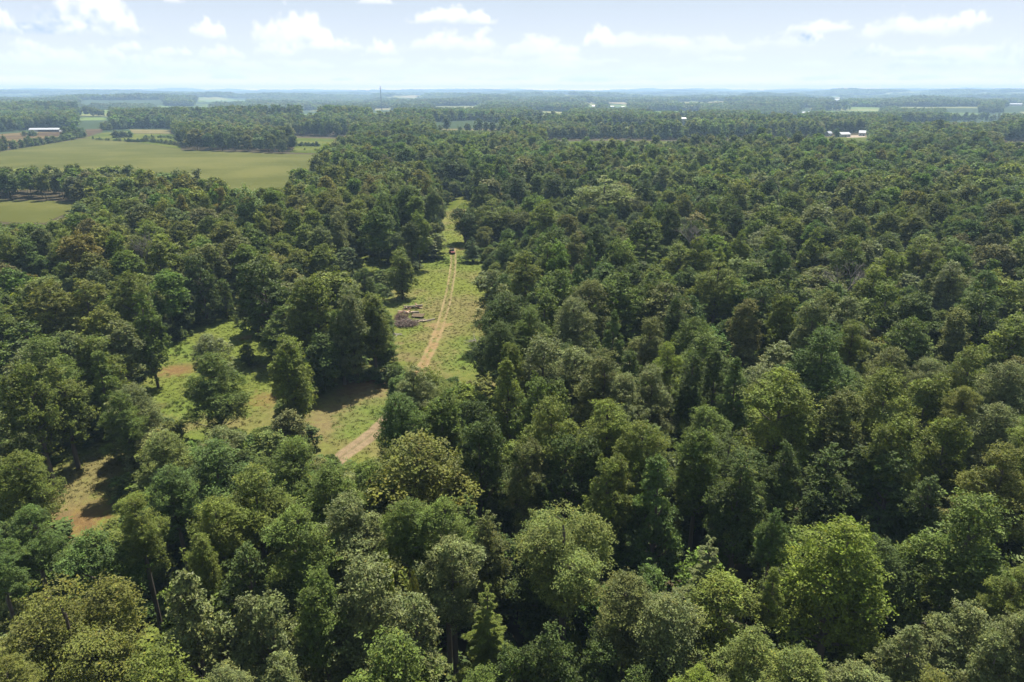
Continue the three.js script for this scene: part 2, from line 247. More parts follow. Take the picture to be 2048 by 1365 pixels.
function meadowColor(x, z, px, py) {
  const n = fbm(x / 9, z / 9, 4), f = fbm(x * 1.7, z * 1.7, 2), big = fbm(x / 30 + 4, z / 30, 3);
  let c = [0.079, 0.098, 0.019].map((v, i) => lerp(v, DRY[i], 0.9 * step(0.42, 0.68, big * 0.55 + n * 0.45)));
  for (const [sx, sz, r, k] of SPOTS) { const d = Math.hypot(x - sx, z - sz); if (d > r * 1.6) continue; const w = step(1.25, 0.35, d / r + (n - 0.5) * 2.2 + (f - 0.5) * 1.1); if (w > 0) c = c.map((v, i) => lerp(v, k[i], w * 0.55)); }
  const [d, s, al] = toLine(TRACK, x, z), lane = step(10.6, 11.6, al);      // ruts far off, one gravel lane near
  const wob = (fbm(x / 3, z / 3, 2) - 0.5) * 0.5, rut = Math.max(step(0.5, 0.18, Math.abs(d + wob * 0.5 - 0.76))), worn = step(4.6, 7.4, al) * (1 - lane) * step(1.7, 0.7, d + wob);
  const thin = step(0.38, 0.60, fbm(x / 1.3 + 5, z / 2.0, 3) + 0.06);
  if (rut * (1 - lane) > 0) c = c.map((v, i) => lerp(v, [0.172, 0.132, 0.072][i], rut * (1 - lane) * 0.85 * (0.55 + 0.45 * thin)));
  if (d < 0.7 && al < 6.5) c = c.map((v, i) => lerp(v, [0.095, 0.092, 0.030][i], 0.5));
  if (worn > 0) c = c.map((v, i) => lerp(v, ORANGE[i], worn * thin * 0.8));
  if (lane > 0 && d < 2.6) { const k = step(1.75, 1.25, d + wob) * lane, mid = step(0.34, 0.12, Math.abs(d + wob * 0.6)) * 0.45; c = c.map((v, i) => lerp(lerp(v, [0.150, 0.113, 0.068][i], k), [0.075, 0.070, 0.030][i], mid * k)); }
  const t2 = toLine(TRACK2, x, z)[0]; if (t2 < 3) c = c.map((v, i) => lerp(v, ORANGE[i], step(2.6, 1.2, t2 + wob * 3) * 0.8));
  return c.map((v) => v * (0.72 + 0.56 * f) * (0.9 + 0.2 * n));
}
{
  const tw = 1024, th = 2048, t = canvasData(tw, th, (i, j) => { const x = lerp(MX0, MX1, (i + 0.5) / tw), z = lerp(MZ1, MZ0, (j + 0.5) / th); return meadowColor(x, z).map(toS); });
  t.colorSpace = THREE.SRGBColorSpace; t.wrapS = t.wrapT = THREE.ClampToEdgeWrapping;
  const b = canvasData(512, 512, (x, y) => { const v = fbm(x / 6, y / 6, 3); return [v, v, v]; }); b.wrapS = b.wrapT = THREE.MirroredRepeatWrapping; b.repeat.set(14, 28);
  const g = new THREE.PlaneGeometry(MX1 - MX0, MZ1 - MZ0, 70, 140).rotateX(-Math.PI / 2).translate((MX0 + MX1) / 2, 0.05, (MZ0 + MZ1) / 2), p = g.attributes.position;
  for (let i = 0; i < p.count; i++) p.setY(i, 0.05 + 0.35 * fbm(p.getX(i) / 14, p.getZ(i) / 14, 2));
  g.computeVertexNormals();
  struct('grass_clearing', g, new THREE.MeshPhysicalMaterial({ map: t, bumpMap: b, bumpScale: 0.09, roughness: 1, specularIntensity: 0.1 }), 'mown grass clearing with a rutted dirt track, gravel lane and bare red soil');
  const far = new THREE.PlaneGeometry(26, 130, 4, 20).rotateX(-Math.PI / 2).translate(-26, 0.05, -400);
  struct('grass_ride', far, grassM, 'narrow grassy ride running on through the trees');
}

// ---------------------------------------------------------------- trees
// A crown is built of puffs on limbs; each puff carries twigs of small folded leaves. Model size: 20 m tall, 11 m wide.
const PROFILE = {
  round: (t) => Math.pow(Math.sin(Math.PI * (0.13 + 0.84 * t)), 0.62),
  tall: (t) => 0.86 * Math.pow(Math.sin(Math.PI * (0.10 + 0.86 * Math.pow(t, 0.85))), 0.7),
  cone: (t) => 0.98 * Math.pow(1 - t, 0.72) * (0.55 + 0.45 * step(0, 0.16, t)) + 0.05,
  wide: (t) => Math.pow(Math.sin(Math.PI * (0.05 + 0.90 * Math.pow(t, 1.5))), 0.75),
  bush: (t) => Math.pow(Math.max(0, 1 - t * t * 0.9), 0.6),
};
function makePuffs(shape, r, opt) {
  const out = [], y0 = shape === 'bush' ? 0.8 : shape === 'cone' ? 2.2 : shape === 'wide' ? 5.0 : 3.4, y1 = 18.8, N = opt.puffs;
  const K = shape === 'cone' ? 1 : shape === 'tall' ? 3 : shape === 'wide' ? 5 : 4, a0 = r() * 6.283, seed = r() * 50;
  const lead = Array.from({ length: K }, (_, k) => k === 0 ? [0, 0, 1, K > 1 ? 0.72 : 1] : [Math.cos(a0 + k * 6.283 / (K - 1) + r()) * lerp(1.6, 2.9, r()), Math.sin(a0 + k * 6.283 / (K - 1) + r()) * lerp(1.6, 2.9, r()), lerp(0.62, 0.98, r()), lerp(0.42, 0.62, r())]);
  for (let i = 0; i < N; i++) {
    const L = lead[K > 1 ? (i * 7 + Math.floor(r() * 2)) % K : 0], t = clamp((i + r()) / N), tt = shape === 'cone' ? Math.pow(t, 1.25) : Math.pow(t, 0.75), a = i * 2.39996 + (r() - 0.5) * 1.3;
    const R = PROFILE[shape](tt) * 5.6 * L[3] * (0.68 + 0.62 * noise(Math.cos(a) * 1.1 + seed, Math.sin(a) * 1.1 + tt * 1.5)), q = 0.40 + 0.62 * Math.sqrt(r());
    const s = (shape === 'cone' ? lerp(1.55, 0.75, tt) : lerp(0.95, 2.2, r() * r() * 0.8 + 0.25 * r())) * (opt.size || 1) * (0.85 + 0.3 * r());
    const rad = Math.max(0, R - s * 0.55) * q, top = lerp(y0, y1, L[2]);
    out.push([L[0] + Math.cos(a) * rad, y0 + (top - y0) * tt - s * 0.35 + (r() - 0.5) * 1.0, L[1] + Math.sin(a) * rad, s, lerp(0.72, 1.25, r())]);
  }
  for (const L of lead) out.push([L[0] + (r() - 0.5) * 0.5, lerp(y0, y1, L[2]) - 0.7, L[1] + (r() - 0.5) * 0.5, 1.05 * (opt.size || 1), 1.35]);
  const m = Math.max(...out.map((p) => Math.hypot(p[0], p[2]) + p[3] * 0.8)), k = 5.5 / m;
  for (const p of out) { p[0] *= k; p[2] *= k; }
  return out;
}
function makeCrown(seed, shape, n, len, opt = {}) {
  const r = rng(seed), puffs = makePuffs(shape, r, { puffs: opt.puffs || 34, size: opt.size }), pos = new Float32Array(n * 12 + 3000), col = new Float32Array(n * 12 + 3000), idx = [];
  const area = puffs.map((p) => p[3] * p[3]), total = area.reduce((a, b) => a + b);
  let v = 0;
  const D = new THREE.Vector3(), P = new THREE.Vector3(), nrm = new THREE.Vector3(), ax = new THREE.Vector3(), sd = new THREE.Vector3(), q = new THREE.Vector3();
  const leaf = (tone, L, wd) => {
    ax.set(r() - 0.5, (r() - 0.62) * 0.9, r() - 0.5).addScaledVector(nrm, -ax.dot(nrm) * 0.9).normalize();
    sd.crossVectors(nrm, ax).normalize();
    const W2 = L * wd * 0.5, F = W2 * 0.5, b = v * 3;
    const put = (k, l, s, f) => { q.copy(P).addScaledVector(ax, l).addScaledVector(sd, s).addScaledVector(nrm, f); pos[b + k * 3] = q.x; pos[b + k * 3 + 1] = q.y; pos[b + k * 3 + 2] = q.z; col[b + k * 3] = tone[0]; col[b + k * 3 + 1] = tone[1]; col[b + k * 3 + 2] = tone[2]; };
    put(0, -L * 0.5, 0, 0); put(1, 0.02 * L, W2, F); put(2, L * 0.5, 0, -L * 0.06); put(3, 0.02 * L, -W2, F);
    idx.push(v, v + 1, v + 2, v, v + 2, v + 3); v += 4;
  };
  puffs.forEach((p, pi) => {
    const m = Math.round(n * area[pi] / total), per = opt.per || 9, pt = 0.80 + 0.40 * r(), warm = (r() - 0.5) * 0.16;
    for (let k = 0; k < m; k += per) {
      let ok = false;
      for (let tries = 0; tries < 6 && !ok; tries++) {
        D.set(r() * 2 - 1, r() * 2 - 1, r() * 2 - 1); if (D.lengthSq() > 1 || D.lengthSq() < 0.01) continue; D.normalize();
        if (D.y < -0.15 && r() < 0.8) continue;
        const bump = 1 + 0.80 * (noise3(D.x * 2.6 + pi * 3.1, D.y * 2.6, D.z * 2.6 + seed) - 0.5) * 2, rr = p[3] * (0.62 + 0.42 * Math.sqrt(r())) * bump * (r() < 0.13 ? 1.12 + 0.32 * r() : 1);
        P.set(p[0] + D.x * rr, p[1] + D.y * rr * p[4], p[2] + D.z * rr);
        ok = true;
        for (let o = 0; o < puffs.length; o++) { if (o === pi) continue; const u = puffs[o], dx = P.x - u[0], dy = (P.y - u[1]) / u[4], dz = P.z - u[2]; if (dx * dx + dy * dy + dz * dz < u[3] * u[3] * 0.5) { ok = false; break; } }
      }
      if (!ok && r() < 0.9) continue;
      const cx = P.x, cy = P.y, cz = P.z, spread = (opt.spread || 0.34), twig = 0.68 + 0.64 * r(), tx = (r() - 0.5) * 1.5, ty = (r() - 0.5) * 1.0, tz = (r() - 0.5) * 1.5;
      for (let j = 0; j < per && v + 4 <= n * 4; j++) {
        P.set(cx + (r() - 0.5) * 2 * spread, cy + (r() - 0.5) * 1.4 * spread, cz + (r() - 0.5) * 2 * spread);
        nrm.set(D.x * 0.5 + tx + (r() - 0.5) * 0.8, D.y * 0.4 + 0.7 + ty + (r() - 0.5) * 0.6, D.z * 0.5 + tz + (r() - 0.5) * 0.8).normalize();
        const b = pt * twig * (0.78 + 0.44 * r()), y = warm + (r() - 0.5) * 0.18 + (r() < 0.02 ? 0.5 : 0);
        leaf([b * (1 + y), b * (1 + y * 0.35), b * (1 - y * 0.5)], len * (0.75 + 0.5 * r()), opt.width || 0.62);
      }
    }
  });
  if (opt.trunk) {                                       // for the small copies: a plain tapered stem with the crown
    for (let k = 0; k < 5; k++) { const a = k / 5 * 6.2832, b = (k + 1) / 5 * 6.2832; for (const [aa, y, rr] of [[a, -24, 0.3], [b, -24, 0.3], [b, 12, 0.12], [a, 12, 0.12]]) { pos[v * 3] = Math.cos(aa) * rr; pos[v * 3 + 1] = y; pos[v * 3 + 2] = Math.sin(aa) * rr; col[v * 3] = 1.1; col[v * 3 + 1] = 0.75; col[v * 3 + 2] = 1.1; v++; } idx.push(v - 4, v - 3, v - 2, v - 4, v - 2, v - 1); }
  }
  const g = new THREE.BufferGeometry();
  g.setAttribute('position', new THREE.BufferAttribute(pos.slice(0, v * 3), 3)); g.setAttribute('color', new THREE.BufferAttribute(col.slice(0, v * 3), 3)); g.setIndex(idx);
  g.userData.puffs = puffs;
  return g;
}
// feathery conifers: whorls of flat drooping sprays
function makeConifer(seed, n, len, opt = {}) {
  const r = rng(seed), puffs = [];
  for (let k = 0; k < 13; k++) { const t = k / 12, m = Math.round(lerp(7, 3, t)), R = lerp(5.4, 0.7, Math.pow(t, 0.9)) * (0.85 + 0.3 * r()); for (let j = 0; j < m; j++) { const a = j / m * 6.283 + k * 1.1 + r() * 0.5; puffs.push([a, 3 + 15.6 * t, R * (0.8 + 0.35 * r())]); } }
  const pos = [], col = [], idx = []; let v = 0;
  const tot = puffs.reduce((s, p) => s + p[2], 0);
  const A = new THREE.Vector3(), dir = new THREE.Vector3(), s = new THREE.Vector3(), u = new THREE.Vector3();
  for (const [a, y, R] of puffs) for (let i = 0, m = n * R / tot; i < m; i++) {
    const f = Math.pow(r(), 0.6), side = (r() - 0.5) * 2 * 0.55 * R * (1.05 - f) * (0.3 + f), rr = R * f;
    A.set(Math.cos(a) * rr - Math.sin(a) * side, y + 0.4 * f - 0.10 * rr * f - Math.abs(side) * 0.12 + (r() - 0.5) * 0.35, Math.sin(a) * rr + Math.cos(a) * side);
    const b = a + (side > 0 ? 1 : -1) * (0.5 + 0.5 * r());
    dir.set(Math.cos(b), -0.1 + (r() - 0.5) * 0.7, Math.sin(b)).normalize(); u.set((r() - 0.5) * 0.9, 1, (r() - 0.5) * 0.9).normalize(); s.crossVectors(dir, u).normalize();
    const L = len * (0.7 + 0.6 * r()), w = L * (opt.width || 0.26), t = 0.75 + 0.5 * r(), y2 = (r() - 0.5) * 0.2;
    for (const [l, q] of [[-0.5, 0], [0, 0.5], [0.5, 0], [0, -0.5]]) { pos.push(A.x + dir.x * L * l + s.x * w * q, A.y + dir.y * L * l + s.y * w * q + (q ? w * 0.2 : 0), A.z + dir.z * L * l + s.z * w * q); col.push(t * (1 + y2), t, t * (1 - y2)); }
    idx.push(v, v + 1, v + 2, v, v + 2, v + 3); v += 4;
  }
  const g = new THREE.BufferGeometry();
  g.setAttribute('position', new THREE.Float32BufferAttribute(pos, 3)); g.setAttribute('color', new THREE.Float32BufferAttribute(col, 3)); g.setIndex(idx);
  g.userData.puffs = puffs.map(([a, y, R]) => [Math.cos(a) * R * 0.8, y, Math.sin(a) * R * 0.8, 0.5, 1]);
  return g;
}
function makeTrunk(puffs, seed, conifer) {
  const r = rng(seed), list = [], bend = [(r() - 0.5) * 0.7, (r() - 0.5) * 0.7];
  const P = (y) => [bend[0] * Math.sin(y / 7), y, bend[1] * Math.sin(y / 6)];
  list.push(rod([P(0)[0], -26, P(0)[2]], P(0.5), 0.46, 0.36, 9));
  for (let y = 0.5; y < 16; y += 3.1) list.push(rod(P(y), P(Math.min(16.5, y + 3.1)), lerp(0.36, 0.07, y / 16.5), lerp(0.36, 0.07, (y + 3.1) / 18), 7));
  puffs.forEach((p, i) => {
    if (i % 2 && !conifer && i > 24) return;
    const d = Math.hypot(p[0], p[2]), y = clamp(p[1] - (conifer ? 0.2 : 0.8 + d * 0.75), 2.2, 15.5), a = P(y), e = [p[0], p[1], p[2]], m = a.map((c, k) => lerp(c, e[k], 0.55)); m[1] += conifer ? 0.1 : -0.25 * d * 0.3;
    list.push(rod(a, m, conifer ? 0.06 : 0.15, conifer ? 0.04 : 0.09, 5), rod(m, e, conifer ? 0.04 : 0.09, 0.025, 5));
    if (!conifer) for (let k = 0; k < 3; k++) list.push(rod(m.map((c, j) => lerp(c, e[j], 0.5)), [e[0] + (r() - 0.5) * p[3] * 1.5, e[1] + r() * p[3] * 0.8, e[2] + (r() - 0.5) * p[3] * 1.5], 0.045, 0.015, 4));
  });
  return merge(list);
}
function makeBare(seed) {
  const r = rng(seed), list = [];
  const grow = (a, dir, len, rad, depth) => {
    const b = [a[0] + dir[0] * len, a[1] + dir[1] * len, a[2] + dir[2] * len]; list.push(rod(a, b, rad, rad * 0.68, depth > 2 ? 6 : 4));
    if (depth <= 0) return;
    for (let k = 0, m = depth > 3 ? 3 : 3; k < m; k++) { const d = new THREE.Vector3(dir[0] + (r() - 0.5) * 1.5, dir[1] + (r() - 0.35) * 0.8, dir[2] + (r() - 0.5) * 1.5).normalize(); grow(b, [d.x, d.y, d.z], len * (0.62 + 0.25 * r()), rad * 0.62, depth - 1); }
  };
  const P = [0, 0, 0]; list.push(rod(P, [0.1, 6, 0.1], 0.38, 0.30, 8)); grow([0.1, 6, 0.1], [0.05, 1, 0], 4.2, 0.28, 5);
  return merge(list);
}

// leaf colours (linear base colour)
const TONE = {
  dk: [0.063, 0.094, 0.015], md: [0.092, 0.132, 0.017], ol: [0.116, 0.146, 0.018], yg: [0.134, 0.172, 0.020], lm: [0.155, 0.205, 0.018], sg: [0.130, 0.155, 0.043], bl: [0.076, 0.123, 0.020], br: [0.108, 0.124, 0.028], gd: [0.138, 0.152, 0.021], pale: [0.159, 0.197, 0.040],
};
const TONEWORD = { dk: 'dark green', md: 'mid green', ol: 'olive green', yg: 'yellow-green', lm: 'bright lime-green', sg: 'grey-green', bl: 'blue-green', br: 'bronze', gd: 'golden olive', pale: 'pale green' };
const SHAPEWORD = { round: 'round-crowned', tall: 'tall lumpy', cone: 'pointed', wide: 'spreading', pine: 'feathery', bush: 'bushy' };
const foliage = {};
const leafMat = (k) => foliage[k] ??= new THREE.MeshPhysicalMaterial({ color: new THREE.Color().setRGB(...TONE[k]), vertexColors: true, roughness: 0.95, specularIntensity: 0.3, transmission: k === 'lm' || k === 'yg' || k === 'gd' || k === 'pale' ? 0.5 : 0.4, thickness: 0, clearcoat: k === 'sg' ? 0.22 : 0.12, clearcoatRoughness: 0.42, side: THREE.DoubleSide });
const massMat = new THREE.MeshPhysicalMaterial({ color: new THREE.Color(1, 1, 1), vertexColors: true, roughness: 0.95, specularIntensity: 0.3, transmission: 0.4, thickness: 0, clearcoat: 0.08, clearcoatRoughness: 0.42, side: THREE.DoubleSide });
const barkM = std(0.085, 0.066, 0.05), greyBarkM = std(0.13, 0.117, 0.102);

const HI = { round: [1, 2, 3], tall: [4, 5, 6], cone: [7, 8], wide: [9, 10], pine: [11], bush: [12] }, geoCache = new Map();
function treeGeo(shape, variant, lod) {                    // lod 0: near, 1: middle distance
  const key = shape + variant + lod;
  if (geoCache.has(key)) return geoCache.get(key);
  const seed = variant * 101 + 7, [n, len] = lod ? { round: [10000, 0.48], tall: [8000, 0.55], cone: [7000, 0.58], wide: [13000, 0.40], bush: [3500, 0.8] }[shape] || [9000, 0.5] : { round: [30000, 0.29], tall: [19000, 0.38], cone: [18000, 0.38], wide: [42000, 0.235], bush: [12000, 0.45] }[shape] || [24000, 0.3];
  const crown = shape === 'pine' ? makeConifer(seed, lod ? 9000 : 24000, lod ? 0.8 : 0.52) : makeCrown(seed, shape, n, len, { puffs: { round: 34, tall: 36, cone: 40, wide: 34, bush: 24 }[shape], size: { round: 1.1, tall: 1.05, cone: 0.95, wide: 1.1, bush: 1.2 }[shape], spread: lod ? 0.46 : 0.36 });
  const out = { crown, trunk: makeTrunk(crown.userData.puffs, seed + 1, shape === 'pine') };
  geoCache.set(key, out);
  return out;
}
const protos = new Map();
function treeProto(shape, variant, tone, lod) {
  const key = [shape, variant, tone, lod].join();
  if (!protos.has(key)) {
    const g = new THREE.Group(), geo = treeGeo(shape, variant, lod);
    part('trunk', geo.trunk, barkM, g); part('crown', geo.crown, leafMat(tone), g);
    protos.set(key, g);
  }
  return protos.get(key);
}
const R0 = rng(2024), pick = (a) => a[Math.floor(R0() * a.length) % a.length];
const planted = [];                                        // { x, z, w, h, tone, shape, label? }

// --- trees that were measured one by one: [x of the crown, y of its top, crown width, tone, shape, label or null, [foot x, foot y] or null, height or null]
const MEASURED = [
  // in and round the clearing
  [545, 526, 112, 'dk', 'tall', 'big dark green tree standing alone on the clearing, its shadow on the grass', [548, 712]],
  [432, 672, 88, 'sg', 'round', 'rounded grey-green tree in mid clearing in front of the lone dark tree', [430, 775]],
  [447, 724, 128, 'md', 'round', 'leafy mid green tree at the near end of the clearing', [447, 878]],
  [592, 678, 120, 'yg', 'tall', 'pointed yellow-green tree beside the straw-covered ground', [594, 866]],
  [500, 692, 40, 'dk', 'bush', 'small dark shrub in the shade of the lone clearing tree', [500, 735]],
  [650, 560, 120, 'ol', 'tall', 'tall olive tree in the clump left of the log pile', [655, 757]],
  [716, 575, 112, 'sg', 'tall', 'grey-green tree in the clump left of the log pile', [715, 768]],
  [752, 590, 92, 'ol', 'tall', 'olive tree nearest the log pile with dark trunk below', [755, 752]],
  [690, 625, 90, 'md', 'round', 'mid green tree at the heart of the clump left of the log pile', [690, 772]],
  [620, 610, 80, 'sg', 'tall', 'thin grey-green tree at the left flank of the clump', [622, 757]],
  [735, 540, 60, 'dk', 'round', 'small dark tree behind the clump of olive trees', [735, 640]],
  [255, 645, 96, 'sg', 'tall', 'open grey-green tree with bare stem at the clearing\'s left side', [277, 797]],
  [316, 588, 84, 'md', 'tall', 'tall tree with dark lower half beside the clearing\'s left edge', [318, 777]],
  [408, 512, 74, 'dk', 'tall', 'tall dark tree at the back corner of the clearing', [430, 648]],
  [455, 560, 50, 'md', 'bush', 'leafy shrub at the back corner of the clearing', [455, 640]],
  [600, 528, 62, 'dk', 'tall', 'dark tree just behind the lone clearing tree', [603, 622]],
  [805, 503, 66, 'ol', 'round', 'olive tree on the grass left of the track ruts', [808, 598]],
  [768, 540, 48, 'md', 'bush', 'mid green shrub hugging the tree left of the track ruts', [766, 590]],
  [742, 556, 40, 'sg', 'bush', 'grey-green shrub left of the tree by the track ruts', [742, 590]],
  [806, 552, 36, 'pale', 'bush', 'pale shrub in front of the tree by the track ruts', [806, 600]],
  [785, 478, 70, 'sg', 'bush', 'wide grey-green bush at the left end of the hedge by the red vehicle', [785, 528]],
  [838, 476, 76, 'sg', 'bush', 'wide grey-green bush in mid hedge by the red vehicle', [838, 522]],
  [872, 468, 54, 'pale', 'bush', 'pale bush next to the parked red vehicle', [872, 516]],
  [812, 488, 40, 'br', 'bush', 'bronze bush low in the hedge by the red vehicle', [812, 530]],
  [700, 496, 62, 'dk', 'bush', 'dark bush at the mouth of the side arm of grass', [700, 558]],
  [668, 510, 54, 'dk', 'bush', 'dark bush left of the side arm of grass', [668, 572]],
  [625, 520, 40, 'sg', 'bush', 'grey bush along the side arm of grass', [630, 580]],
  [660, 430, 58, 'bl', 'cone', 'bright blue-green pointed tree above the side arm of grass', [662, 520]],
  [475, 634, 13, 'md', 'bush', 'tiny sapling alone on the clearing grass', [475, 655]],
  [480, 600, 16, 'md', 'bush', 'second little sapling at the clearing\'s back edge', [485, 626]],
  // right edge of the track
  [945, 474, 42, 'bl', 'pine', 'small dark cedar beside the red vehicle', [944, 526]],
  [1016, 464, 46, 'bl', 'cone', 'slim blue-green tree behind the cedar at the track', null, 15],
  [930, 405, 62, 'dk', 'wide', 'dark tree leaning over the narrow ride', null, 16],
  [985, 400, 74, 'ol', 'wide', 'thin olive-brown tree right of the narrow ride', null, 17],
  [1036, 412, 54, 'br', 'wide', 'bronze tree right of the narrow ride', null, 15],
  [985, 540, 74, 'sg', 'round', 'grey-green tree leaning out at the right of the track', null, 18],
  [1012, 580, 100, 'dk', 'round', 'massive dark tree casting shade over the right of the track', null, 21],
  [1050, 506, 66, 'ol', 'round', null], [1095, 490, 60, 'md', 'round', null], [1120, 540, 84, 'md', 'round', null], [1145, 592, 74, 'sg', 'round', null], [1090, 575, 96, 'md', 'tall', null], [1176, 560, 84, 'br', 'round', null],
  [1260, 528, 56, 'dk', 'tall', null], [1226, 474, 42, 'bl', 'cone', null], [1180, 482, 44, 'bl', 'cone', null], [1150, 470, 48, 'br', 'round', null], [1195, 450, 52, 'dk', 'round', null], [1240, 546, 82, 'md', 'round', null],
  [1330, 560, 84, 'br', 'round', null], [1432, 520, 88, 'ol', 'wide', 'feathery olive tree rising over mid forest', null, 20], [1300, 555, 60, 'dk', 'tall', null],
  [1228, 620, 44, 'bl', 'cone', 'bright pointed tree above the grey-green oaks', null, 20], [1300, 640, 76, 'br', 'round', null], [1352, 588, 52, 'dk', 'tall', null],
  [1085, 680, 122, 'sg', 'round', 'large grey-green oak right of the dead branches', null, 20], [1150, 690, 100, 'sg', 'round', 'second large grey-green oak right of the dead branches', null, 20], [1205, 705, 90, 'br', 'round', null], [1245, 745, 80, 'sg', 'round', null], [1300, 735, 76, 'sg', 'round', null],
  [1333, 688, 54, 'lm', 'round', 'small round lime-green tree amid grey-green oaks', null, 19], [1386, 697, 66, 'dk', 'tall', 'tall dark tree right of the small lime-green tree', null, 21], [1470, 714, 56, 'bl', 'cone', 'slim dark pointed tree right of the tall dark one', null, 20],
  [1016, 682, 56, 'ol', 'tall', 'olive tree top right of the grass end by dead branches', null, 20], [1014, 716, 82, 'yg', 'cone', null], [1074, 748, 92, 'md', 'tall', 'dense mid green tree in front of the grey-green oaks', null, 21], [965, 712, 30, 'bl', 'cone', 'small dark bluish cedar at the grass edge', [966, 752]],
  [1060, 620, 60, 'md', 'round', null], [1000, 640, 60, 'dk', 'round', null],
  // far middle
  [905, 306, 66, 'dk', 'tall', 'tall dark tree where the narrow ride vanishes', null, 23], [1205, 356, 112, 'pale', 'wide', 'large pale spreading tree in mid forest', null, 22], [1325, 332, 44, 'sg', 'round', 'silvery tree behind the pale spreading tree', null, 19], [1367, 386, 42, 'gd', 'round', 'golden tree right of the pale spreading tree', null, 18], [1275, 392, 40, 'br', 'wide', 'reddish bronze tree right of the pale spreading tree', null, 15],
  [1110, 352, 56, 'dk', 'tall', null], [1090, 400, 58, 'yg', 'round', null], [965, 372, 54, 'dk', 'round', null], [1030, 350, 60, 'dk', 'round', null], [1290, 360, 52, 'dk', 'round', null], [1470, 410, 46, 'dk', 'round', null], [1395, 440, 52, 'dk', 'tall', null],
  // left, beyond the clearing
  [56, 480, 78, 'bl', 'round', 'bright green round tree alone among olive trees at left', null, 17], [130, 462, 60, 'yg', 'round', null], [20, 470, 60, 'yg', 'round', null], [105, 560, 100, 'gd', 'round', 'big golden olive tree at left of the clearing', null, 20], [175, 558, 110, 'gd', 'round', 'second big golden olive tree, nearer the clearing', null, 20], [262, 540, 84, 'ol', 'round', null], [275, 470, 64, 'br', 'round', null],
  [98, 680, 150, 'md', 'round', 'broad mid green tree lit on top at the left edge', null, 18], [60, 722, 130, 'ol', 'tall', null], [150, 730, 118, 'ol', 'tall', 'olive tree on twin dark trunks at the left clearing', [172, 940]], [245, 786, 100, 'md', 'round', null, null, 15], [335, 856, 130, 'pale', 'round', 'low pale green tree at the near end of the clearing', null, 12], [448, 846, 120, 'sg', 'round', null, null, 14], [585, 832, 66, 'dk', 'bush', 'dark bush at the near edge of the straw ground', null, 9],
  // foreground, left
  [45, 896, 130, 'ol', 'round', null], [62, 1008, 122, 'bl', 'round', null], [-10, 1060, 120, 'bl', 'round', null], [200, 1056, 180, 'bl', 'round', 'dense blue-green tree below the patch of red soil', null, 17], [275, 985, 120, 'ol', 'round', null], [345, 925, 120, 'bl', 'round', 'lit blue-green tree right of the red soil patch', null, 16], [440, 885, 140, 'bl', 'round', null, null, 15],
  [590, 872, 158, 'md', 'round', 'lit mid green tree in front of the gravel lane', null, 17], [515, 935, 120, 'ol', 'round', null], [440, 985, 110, 'ol', 'round', null], [665, 930, 104, 'md', 'round', null], [745, 915, 108, 'md', 'round', 'mid green tree just below the gravel lane', null, 17], [600, 1010, 120, 'md', 'round', null], [500, 1075, 130, 'dk', 'tall', null], [700, 990, 110, 'sg', 'round', null], [400, 1060, 90, 'ol', 'tall', null],
  [150, 1140, 280, 'gd', 'wide', 'very big golden olive tree at the lower left corner', null, 20], [385, 1128, 165, 'sg', 'cone', 'grey-green tree with spiky top in the lower left', null, 20], [545, 1178, 125, 'sg', 'tall', 'grey-green tree right of the spiky one', null, 19], [25, 1300, 95, 'gd', 'round', 'golden tree touching the lower left corner', null, 20], [330, 1295, 160, 'ol', 'round', null], [560, 1290, 100, 'sg', 'tall', null], [450, 1330, 90, 'sg', 'round', null], [640, 1130, 90, 'md', 'tall', null],
  // foreground, middle
  [840, 856, 188, 'gd', 'round', 'leafy golden olive tree right of the gravel lane', null, 20], [955, 838, 96, 'dk', 'tall', 'dark tree behind the leafy golden olive tree', null, 20], [880, 790, 90, 'md', 'tall', null], [800, 780, 92, 'bl', 'round', null], [830, 735, 70, 'sg', 'round', 'grey-green tree top at the near end of the grass', null, 19], [1048, 880, 84, 'br', 'tall', null], [1130, 860, 108, 'dk', 'tall', null], [1212, 908, 92, 'ol', 'tall', null], [1310, 905, 110, 'bl', 'cone', 'bright bluish tree in the middle of the right forest', null, 20], [1100, 800, 100, 'ol', 'round', null], [1215, 795, 100, 'yg', 'round', 'yellow-green domed tree amid darker crowns', null, 21], [1280, 835, 96, 'ol', 'round', null],
  [1130, 998, 222, 'pale', 'wide', 'big pale yellow-green tree in the lower middle', null, 21], [890, 995, 100, 'md', 'round', null], [975, 1020, 84, 'br', 'tall', null], [815, 990, 90, 'md', 'round', null], [720, 1010, 100, 'sg', 'tall', null], [905, 1062, 116, 'sg', 'round', null], [740, 1112, 165, 'sg', 'round', 'greyish tree with tiny yellow sprays at its top right', null, 20], [835, 1170, 125, 'sg', 'tall', null], [975, 1150, 140, 'yg', 'pine', 'feathery yellow-olive conifer below the pale yellow-green tree', null, 19], [1255, 1135, 110, 'br', 'round', null], [1335, 1175, 122, 'sg', 'round', null], [790, 1262, 240, 'md', 'round', 'wide mid green tree at the middle of the bottom edge', null, 19], [965, 1332, 90, 'md', 'round', null], [1100, 1240, 110, 'dk', 'tall', null], [1020, 1280, 100, 'dk', 'tall', null], [1200, 1270, 110, 'dk', 'tall', null, null, 15], [1145, 1262, 52, 'yg', 'bush', null, null, 9], [1280, 1320, 100, 'dk', 'tall', null, null, 15],
  [772, 1102, 36, 'lm', 'bush', 'tiny lime spray beside the greyish tree', null, 19.5], [824, 1142, 44, 'gd', 'bush', 'small golden spray right of the greyish tree', null, 18],
  // foreground, right
